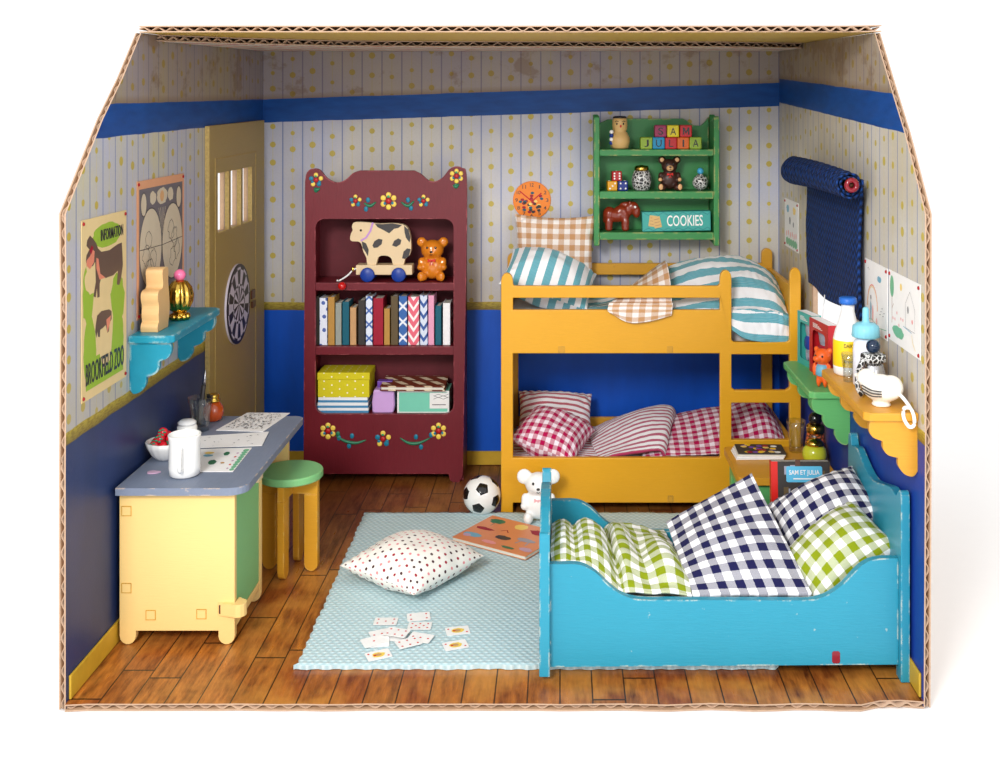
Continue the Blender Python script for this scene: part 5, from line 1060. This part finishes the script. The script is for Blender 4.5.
# ================================================================== STOOL
st = thing('stool', 'round green stool with ochre legs tucked beside the desk', 'stool', (-1.745, 7.13, 0)); W = Matrix.Translation((-1.745, 7.13, 0)) @ Matrix.Rotation(R(-6), 4, 'Z')
MB(W).lathe([(0, .597), (.198, .597), (.206, .603), (.206, .640), (.200, .647), (0, .647)], n=56, smooth=False).build('seat', 'stool_green', st, bevel=.004)
def legp(s): return [(s*.095, .50), (s*.185, .50), (s*.185, .045)]+[(s*(.14+.045*math.cos(R(a))), .045-.043*math.sin(R(a))) for a in (0, 30, 60, 90, 120, 150, 180)]+[(s*.095, .045)]
for rot in (0, 90):
    Wr = W @ Matrix.Rotation(R(rot), 4, 'Z')
    for s in (-1, 1): MB(Wr).prism(legp(s), -.022, .022, 'XZ').build('leg', 'ochre_leg', st, bevel=.005)
    MB(Wr).prism([(-.185, .5005), (.185, .5005), (.185, .5965), (-.185, .5965)] if rot == 0 else [(-.185, .5005), (-.023, .5005), (-.023, .5965), (-.185, .5965)], -.022, .022, 'XZ').build('cross_rail', 'ochre_leg', st, bevel=.003)
    if rot: MB(Wr).prism([(.023, .5005), (.185, .5005), (.185, .5965), (.023, .5965)], -.022, .022, 'XZ').build('cross_rail', 'ochre_leg', st, bevel=.003)

# ================================================================== SIDE WALL SHELVES
def bracket_prof(s): # a = distance from the wall, b = depth below the board
    return [(0, 0), (.25, 0)]+smooth([(.25, 0), (.256, -.045), (.235, -.09), (.185, -.112)], 4)+smooth([(.182, -.118), (.180, -.155), (.155, -.19), (.105, -.205)], 4)+smooth([(.102, -.212), (.10, -.25), (.07, -.295), (.025, -.31), (0, -.28)], 4)
def side_shelf(name, label, xw, sg, wd, y0, y1, z, m, brk, th_=.045, bs=1.0, m2=None):
    o = thing(name, label, 'shelf', (xw+sg*wd/2, (y0+y1)/2, z-.31))
    xs = sorted((xw+sg*.001, xw+sg*wd)); c_ = .03
    xf, xb_ = xw+sg*wd, xw+sg*.001
    MB().prism([(xb_, y0), (xf-sg*c_, y0), (xf, y0+c_), (xf, y1-c_), (xf-sg*c_, y1), (xb_, y1)], z-th_, z).build('shelf_board', m, o, bevel=.008, seg=3)
    for yb in brk:
        MB().prism([(xb_+sg*a*bs*(wd-.012)/.25 if a > 0 else xb_, z-th_-.0005+b*bs) for a, b in bracket_prof(1)], yb, yb+.03, 'XZ').build('scalloped_bracket', m2 or m, o, bevel=.005)
    return o
side_shelf('wall_ledge', 'turquoise ledge with scalloped brackets on the left wall', XL, 1, .262, 6.32, 7.22, 1.683, 'aqua_shelf', (6.345, 7.15), bs=.95)
side_shelf('wall_ledge', 'golden yellow ledge with scalloped brackets nearest on the right wall', XR, -1, .278, 5.62, 6.58, 1.435, 'gold_shelf', (5.64, 6.48), .045, .92)
side_shelf('wall_ledge', 'green scalloped ledge beyond the yellow one on the right wall', XR, -1, .262, 6.93, 7.78, 1.20, 'mint_green', (6.955, 7.68), .045, .95)
# wooden cutout and gold vase on the left ledge
za = 1.684
F = Matrix.Translation((-2.395, 6.50, za))
sq_ = smooth([(-.085,.0),(-.09,.03),(-.08,.05),(-.068,.06),(-.075,.10),(-.07,.15),(-.085,.19),(-.085,.225),(-.06,.24),(-.02,.243),(.0,.26),(-.005,.30),(-.01,.34),(.01,.358),(.07,.36),(.09,.33),(.085,.27),(.10,.20),(.11,.10),(.09,.03),(.08,.0)], 3)
rt = thing('wooden_figure', 'plain natural wood rounded cutout figure on the turquoise ledge', 'wooden toy', (-2.395, 6.50, za))
MB(F).prism([(x, max(z, 0)) for x, z in sq_], -.05, .05, 'YZ').build('body', 'wood', rt, bevel=.008, seg=3)
W = Matrix.Translation((-2.35, 6.80, za)); rt = thing('ribbed_vase', 'ribbed gold vase with a pink pearl on top on the turquoise ledge', 'vase', tuple(W.translation))
MB(W).lathe([(.03, .045), (.055, .06), (.078, .11), (.082, .15), (.070, .20), (.045, .235), (.02, .245)], n=72, rib=(12, .05)).build('vase_body', 'gold', rt)
mb = MB(W); [mb.ell((.048*math.cos(a*2*PI/9), .048*math.sin(a*2*PI/9), .020), (.018, .018, .0195), n=12, m=8) for a in range(9)]; mb.lathe([(0, .01), (.045, .012), (.04, .045), (0, .046)], n=20); mb.build('beaded_foot', 'gold', rt)
MB(W).ell((0, 0, .275), .036).build('pearl', 'pearl_pink', rt)
# knitted blind
kb = thing('knitted_blind', 'rolled up navy knitted blind hanging over the right wall window', 'blind', (XR-.1, 7.2, 1.70)); xr_ = XR-.145; zr = 2.545
mb = MB()
def roll(u, v):
    y = 6.42+(7.93-6.42)*u; a = -PI*.5+v*4.6*PI; r = (.038+.050*v)*(.92+.30*u)+.004*math.sin(y*40+a*3); return (xr_+r*math.cos(a), y+.006*math.sin(a*5), zr+r*math.sin(a)+.01*math.sin(u*3))
mb.grid(roll, 40, 110, 1.64, 1.3); mb.build('roll', 'navy_knit', kb, solid=.012, fix=False)
def hang(u, v):
    y = 6.57+(7.97-6.57)*u; z = 2.50-(2.50-1.715)*v+.012*math.sin(u*8)*v; x = XR-.030-.018*math.sin(v*PI)-.008*math.sin(u*12)*v+.006*noise.noise(Vector((y*6, z*6, 0))); return (x, y, z)
mb = MB(); mb.grid(hang, 60, 40, 1.5, .8); mb.build('hanging_cloth', 'navy_knit', kb, solid=.018, fix=False)
F = frame((xr_, 6.37, zr), (1, 0, 0), (0, 0, 1)); mb = MB(F)
mb.lathe([(.018, -.012), (.036, -.012), (.045, 0.0), (.036, .014), (.020, .014), (.014, 0), (.018, -.012)], n=28); mb.build('end_bead', 'red_bead', kb)
MB().tube([(xr_, 6.38, zr), (xr_, 7.95, zr)], .014, 10).build('rod', 'latch', kb)
MB().tube([tuple(p) for p in smooth([(XR-.05, 7.42, 1.73), (XR-.06, 7.40, 1.65), (XR-.055, 7.46, 1.56), (XR-.06, 7.45, 1.46)], 4)], .004, 6).build('cord', 'rope', kb)
# dolls in boxes on the green ledge
zg = 1.201
def dollbox(name, label, p0, p1, h, d, m, toy, inner, edge=True):
    p0 = Vector(p0); p1 = Vector(p1); w = (p1-p0).length; F = frame(p0, p1-p0, (0, 0, 1))
    rt = thing(name, label, 'toy box', tuple(p0.lerp(p1, .5)))
    win = rrect(w*.16, w*.84, h*.12, h*.80, w*.1)
    MB(F).prism([(0, 0), (w, 0), (w, h), (0, h)], -.004, 0, 'XY', 0, [win]).build('front_face', m, rt)
    mb = MB(F); mb.box(0, .004, 0, h, -d, -.0042); mb.box(w-.004, w, 0, h, -d, -.0042); mb.box(.004, w-.004, 0, .004, -d, -.0042); mb.box(0, w, 0, h, -d-.004, -d); mb.build('carton', m, rt)
    MB(F).box(.004, w-.004, h-.004, h, -d, -.0042).build('top_flap', inner, rt)
    W = F @ Matrix.Translation((w/2, .02, -d*.5)); mb = MB(W)
    mb.ell((0, h*.62, 0), (w*.17, h*.13, d*.3)); mb.ell((0, h*.38, 0), (w*.16, h*.22, d*.26)); [mb.ell((s*w*.15, h*.70, 0), (w*.10, h*.08, d*.12)) for s in (-1, 1)]; [mb.ell((s*w*.09, h*.16, 0), (w*.07, h*.16, d*.2)) for s in (-1, 1)]
    mb.build('doll_body', toy[0], rt, remesh=.006)
    mb = MB(W); mb.ell((0, h*.38, 0), (w*.21, h*.17, d*.34)); [mb.ell((s*w*.2, h*.36, .0), (w*.07, h*.13, d*.2)) for s in (-1, 1)]; mb.build('doll_clothes', toy[1], rt, remesh=.006)
    mb = MB(F)
    for i in range(4): mb.flat(stroke([(w*.2, h*.86+.008*i), (w*(.7-.08*i), h*.86+.008*i)], .004), .0006, I4)
    mb.build('printed_lines', 'paper', rt, fix=False)
    return rt, F, w
dollbox('toy_carton', 'teal carton with a grey doll in blue clothes behind its window', (1.672, 7.745, zg), (1.722, 7.52, zg), .365, .065, 'teal_box', ('grey_toy', 'cobalt'), 'paper')
rb3, F3, w3 = dollbox('toy_carton', 'red carton with a grey doll in red clothes beside the teal carton', (1.700, 7.50, zg), (1.752, 7.19, zg), .365, .065, 'red_box', ('grey_toy', 'bk_red'), 'paper')
rt = thing('orange_toy', 'small orange soft animal in a blue top on the green ledge', 'toy', (1.685, 7.06, zg)); W = WM[rt.name] @ Matrix.Rotation(R(-35), 4, 'Z')
mb = MB(W); mb.ell((0, 0, .195), (.055, .05, .052)); mb.ell((-.02, -.035, .185), (.03, .03, .024)); mb.ell((.0, 0, .10), (.04, .035, .07)); [mb.ell((s*.045, .01, .235), (.018, .012, .02)) for s in (-1, 1)]; [mb.ell((s*.022, -.01, .04), (.016, .018, .042)) for s in (-1, 1)]; [mb.ell((s*.05, -.01, .11), (.014, .016, .045)) for s in (-1, 1)]
mb.build('body', 'orange_toy', rt, remesh=.006); MB(W).lathe([(.03, .07), (.045, .08), (.042, .13), (.03, .148)], n=20).build('top', 'blue_soft', rt); mb = MB(W); [mb.ell((s*.022-.006, -.047, .205), (.007, .005, .008), n=8, m=6) for s in (-1, 1)]; mb.build('eyes', 'black', rt)
# things on the yellow ledge
zy = 1.4355
W = Matrix.Translation((1.685, 6.44, zy)); rt = thing('milk_bottle', 'white milk bottle with yellow label and blue cap', 'bottle', tuple(W.translation))
MB(W).lathe([(0, 0), (.072, 0), (.082, .012), (.084, .05), (.084, .21), (.072, .26), (.050, .32), (.038, .37), (.037, .41)], n=40).build('bottle_body', 'milk', rt)
MB(W).lathe([(.0375, .4102), (.050, .412), (.052, .425), (.050, .445), (.042, .450), (0, .450)], n=32).build('cap', 'cap_blue', rt); MB(W).lathe([(.0845, .055), (.0850, .056), (.0850, .205), (.0845, .206)], n=48).build('label', 'label_yellow', rt); mlab = [c_ for c_ in rt.children if c_.name.startswith('label')][-1]
def curved(s, w, h, zc_, a0, r):
    vs, fs = TXT[s]; mb = MB(W)
    mb.add([((r+(.001 if v.z > 0 else 0))*math.sin(a0+v.x*w/r), -(r+(.001 if v.z > 0 else 0))*math.cos(a0+v.x*w/r), zc_+v.y*h) for v in vs], fs); return mb
curved('DAIRY', .06, .022, .180, -.15, .0853).build('lettering', 'black', mlab); curved('Brandly', .07, .022, .088, -.1, .0853).build('lettering', 'black', mlab)
tumbler('small clear glass between the milk bottle and baby bottle', Matrix.Translation((1.645, 6.27, zy)), .043, .16)
W = Matrix.Translation((1.715, 6.17, zy)); rt = thing('baby_bottle', 'white baby bottle with pale blue cap and teat', 'baby bottle', tuple(W.translation))
MB(W).lathe([(0, 0), (.060, 0), (.070, .012), (.071, .20), (.066, .245), (.045, .275)], n=36).build('bottle_body', 'baby_bottle_plastic', rt); MB(W).lathe([(.074, .2755), (.078, .28), (.072, .335), (.05, .352), (.022, .356), (.019, .37), (.018, .43), (.012, .440), (0, .442)], n=48, rib=(16, .015)).build('cap', 'baby_blue', rt)
W = Matrix.Translation((1.705, 5.99, zy)) @ Matrix.Scale(1.14, 4); rt = thing('silver_bauble', 'silver filigree bell with dark blue bead on the yellow ledge', 'ornament', tuple(W.translation))
MB(W).lathe([(0, 0), (.05, 0), (.058, .03), (.060, .09), (.048, .14), (.035, .155)], n=32).build('bell_body', 'silver', rt); MB(W).lathe([(.05, .1555), (.056, .16), (.056, .19), (.04, .196), (0, .197)], n=48, rib=(14, .08)).build('filigree_collar', 'silver_filigree', rt); MB(W).ell((0, 0, .228), .034).build('bead', 'dark_bead', rt)
mb = MB(W); mb.tube([tuple(p) for p in smooth([(-.052, -.02, .17), (-.085, -.05, .12), (-.09, -.06, .05), (-.07, -.06, .012)], 4)], .012, 8); mb.build('chain', 'silver_filigree', rt)
F = Matrix.Translation((1.685, 5.77, zy)) @ Matrix.Scale(1.06, 4) @ Matrix.Rotation(R(-38), 4, 'Z'); rt = thing('bird_figurine', 'white ceramic bird with looped tail at the front of the yellow ledge', 'bird figurine', (1.655, 5.80, zy)); W = F
mb = MB(W); mb.ell((0, 0, .085), (.098, .068, .068)); mb.ell((-.075, 0, .125), (.048, .045, .045)); mb.ell((.05, 0, .095), (.06, .058, .06)); mb.ell((-.115, 0, .13), (.028, .012, .012))
mb.lathe([(0, 0), (.045, 0), (.048, .008), (.035, .02), (.03, .04)], n=24); mb.build('body', 'ivory', rt, remesh=.006)
mb = MB(W); [mb.tube([tuple(p) for p in smooth([(-.075, -.062, .10-.014*k), (-.02, -.072, .085-.014*k), (.03, -.070, .085-.012*k)], 4)], .0035, 6) for k in range(3)]; mb.build('wing_lines', 'charcoal', rt)
lp = smooth([(1.745, 5.70, 1.525), (1.775, 5.655, 1.49), (1.80, 5.61, 1.44), (1.803, 5.598, 1.385), (1.778, 5.598, 1.372), (1.752, 5.605, 1.415), (1.757, 5.615, 1.462), (1.79, 5.61, 1.465)], 5)
MB().tube([tuple(p) for p in lp], .0095, 8).build('looped_tail', 'rope', rt)

# ================================================================== THINGS ON THE FLOOR
pillow('floor_cushion', 'white square cushion with red pink and brown spots on the rug', 'cushion', 'spotted_cotton', (-.925, 6.92, .145), (.574, .819, .0), (-.819, .574, .02), .66, .62, .29, 41, wr=.010, base=(-.93, 6.98, RZ), pinch=.06, power=.55)
# football
import bmesh
def football():
    r = .138; C_ = (-.575, 8.09, r+.003); phi = (1+5**.5)/2; Rm = Matrix.Rotation(R(16), 4, 'Z') @ Matrix.Rotation(R(-20), 4, 'X') @ Matrix.Rotation(R(38), 4, 'X') @ Matrix.Rotation(R(8), 4, 'Z') @ Matrix.Rotation(R(-14), 4, 'Y')
    ico = [Vector(v).normalized() for a in (-1, 1) for b in (-phi, phi) for v in ((0, a, b), (a, b, 0), (b, 0, a))]
    rt = thing('football', 'black and white toy football on the floor beside the bunk bed', 'ball', (C_[0], C_[1], 0)); W = Matrix.Translation(C_) @ Rm
    MB(W).ell((0, 0, 0), r, n=48, m=28).build('ball', 'white_gloss', rt)
    for c in ico:
        nb = sorted([v for v in ico if v is not c], key=lambda v: (v-c).length)[:5]; corners = [(c+(v-c)/3).normalized() for v in nb]
        a = c.orthogonal().normalized(); b = c.cross(a); corners.sort(key=lambda v: math.atan2(v.dot(b), v.dot(a)))
        mb = MB(W); vs = [c*(r+.0015)]; n = 4; fs = []
        rings = []
        for t_ in (.33, .66, .93, .97):
            ring = []
            for i in range(5):
                p, q2 = corners[i], corners[(i+1) % 5]
                for s in range(4): ring.append(len(vs)); vs.append((c.lerp(p.lerp(q2, s/4), t_*1.06).normalized())*(r+(.0015 if t_ < .95 else -.001)))
            rings.append(ring)
        for i in range(20): fs.append((0, rings[0][i], rings[0][(i+1) % 20])); [fs.append((rings[k][i], rings[k+1][i], rings[k+1][(i+1) % 20], rings[k][(i+1) % 20])) for k in range(3)]
        mb.add(vs, fs, 0, True); mb.build('black_patch', 'black', rt)
football()
# white bear behind the footboard
rt = thing('bear_figurine', 'white seated toy bear between the bunk bed and turquoise footboard', 'toy bear', (-.155, 7.90, RZ)); bear(rt, .375, 'koala', None, None, None, head=1.08, ex=.27, ez=.83, er=.15); bow(rt, .345, 'ribbon')
# comic book
q_ = [on(452, 538, RZ+.02), on(523, 557, RZ+.02)]; F = frame(Vector((q_[0].x, q_[0].y, RZ+.002)), (q_[1]-q_[0]), (.247, .43, 0)); w = (q_[1]-q_[0]).length+.02; h = .47
rt = thing('picture_book', 'orange picture book with animal pictures lying on the rug', 'book', (-.2, 7.6, RZ))
MB(F).box(.004, w-.003, .003, h-.003, .004, .022).build('pages', 'page', rt); mb = MB(F); mb.prism([(0, 0), (w, 0), (w, h), (0, h)], 0, .0035); mb.prism([(0, 0), (w, 0), (w, h), (0, h)], .0225, .026); mb.build('cover', 'comic', rt, bevel=.001)
pics = [(blot(.10, .36, .06, .035, 1), 0), (stroke([(.10, .33), (.10, .28)], .01), 1), (blot(.10, .22, .07, .02, 2), 2), (blot(.09, .10, .07, .03, 3), 3), (blot(.06, .08, .03, .02, 3), 7), (blot(.30, .36, .05, .04, 4), 4), (blot(.30, .16, .06, .03, 5), 5), (blot(.47, .34, .08, .035, 6), 2), (blot(.46, .20, .07, .025, 7), 6), (stroke([(.44, .2), (.42, .13)], .01), 6), (stroke([(.49, .2), (.50, .13)], .01), 6), (blot(.26, .06, .06, .02, 8), 8), (blot(.42, .05, .05, .015, 9), 0), (blot(.54, .08, .05, .025, 10), 7), (stroke([(.22, .24), (.25, .27), (.28, .24)], .008), 2)]
mb = MB(F); [mb.flat([(x*w/.6, y*h/.43) for x, y in p], .0263+.00006*i, I4, m) for i, (p, m) in enumerate(pics)]; mb.build('printed_pictures', ['leaf_paint', 'brown_line', 'bk_red', 'blue_soft', 'sun_y', 'ink', 'grey_toy', 'mauve', 'pink_soft'], rt, fix=False)
# playing cards
cards = [(385.8,621.7,0,5,'five red spots, lying alone nearest the cushion'),(418.7,617,10,4,'four red spots, farthest of the scattered cards'),(419.8,626.2,0,8,'eight red spots, just below the farthest card'),(457.6,631,12,'K','a court picture, upper of the two cards on the right'),(455.5,645.5,18,'K','a golden court picture, lower of the two cards on the right'),
         (382,634,22,3,'three red spots, at the left of the pile'),(396.7,632.6,-15,6,'six red spots, on top of the pile'),(394,637.5,-10,0,'blank face, underneath the pile'),(420.5,638,-15,3,'three red spots in a row, right of the pile'),(408.6,642.9,25,6,'six red spots, front right of the pile'),(374,641.5,25,1,'one red spot, at the left tip of the pile'),(378.5,655.3,22,'K','a court picture, nearest to the front of the rug'),(377,642.5,8,0,'plain face, partly under the left of the pile')]
for i, (px, py, an, k, lab) in enumerate(cards):
    lv = .004*[0, 0, 0, 0, 0, 1, 5, 0, 2, 3, 2, 0, 1][i]; p = on(px, py, RZ+lv)
    M_ = Matrix.Translation((p.x, p.y, RZ+.001+lv)) @ Matrix.Rotation(R(an*1.15), 4, 'Z') @ Matrix.Rotation(R([0, 3, 0, 2, 2, 3, 2, 0, 3, 2, 4, 2, 8][i]), 4, 'X') @ Matrix.Translation((0, 0, .0 if i < 12 else .0)); a, b = .067, .045
    o = tag(MB(M_).prism(rrect(-a, a, -b, b, .008), 0, .0022).build('playing_card', 'paper', loc=M_.translation), 'small playing card with '+lab, 'card', 'playing cards scattered on the rug')
    mb = MB(M_); L = {1: [(0, 0)], 3: [(-1, 0), (0, 0), (1, 0)], 4: [(-1, -1), (1, 1), (-1, 1), (1, -1)], 5: [(-1, -1), (1, 1), (-1, 1), (1, -1), (0, 0)], 6: [(x, y) for x in (-1, 0, 1) for y in (-1, 1)], 8: [(x, y) for x in (-1, 0, 1) for y in (-1, 1)]+[(-.5, 0), (.5, 0)], 'K': [(-1.1, 1), (1.1, -1)], 0: []}[k]
    for (x, y) in L: mb.flat(ellp(x*.045, y*.024, .0065, .0065, 8), .0026, I4, 0)
    if k == 'K': mb.flat(blot(0, 0, .036, .024, i), .0026, I4, 1); mb.flat(blot(.0, 0, .018, .014, i+4), .0028, I4, 2); mb.flat(blot(-.02, .0, .008, .008, i+4), .0029, I4, 0)
    if mb.f: mb.build('printed_pips', ['scarlet', 'yellow_dot', 'bk_tan'], o, fix=False)

# ================================================================== LIGHT AND CAMERA
wd_ = bpy.data.worlds.new('studio'); SC.world = wd_; wd_.use_nodes = True; wd_.node_tree.nodes['Background'].inputs[0].default_value = (1, 1, 1, 1); wd_.node_tree.nodes['Background'].inputs[1].default_value = 1.15
def area(name, loc, tgt, size, e, col=(1, 1, 1)):
    l = bpy.data.lights.new(name, 'AREA'); l.shape = 'DISK'; l.size = size; l.energy = e; l.color = col; o = bpy.data.objects.new(name, l); COL.objects.link(o); o.location = loc
    o.rotation_euler = (Vector(tgt)-Vector(loc)).to_track_quat('-Z', 'Y').to_euler()
area('key_softbox', (-2.8, -2.0, 6.0), (.3, 7.5, 1.0), 2.6, 780, (1, .985, .96))
area('fill_softbox', (5.0, -3.0, 4.0), (-.5, 7.5, 1.2), 4.0, 220, (.97, .98, 1))
cam = bpy.data.cameras.new('camera'); co = bpy.data.objects.new('camera', cam); COL.objects.link(co); co.location = (0, 0, H); co.rotation_euler = (R(90), 0, 0)
cam.sensor_width = 36; cam.sensor_fit = 'HORIZONTAL'; cam.lens = FO/1000*36; cam.shift_x = -.060; cam.shift_y = -.279; cam.clip_end = 300; SC.camera = co
vs_ = SC.view_settings; vs_.view_transform = 'Standard'; vs_.look = 'None'; vs_.gamma = 1; vs_.exposure = 0.0; vs_.use_curve_mapping = False
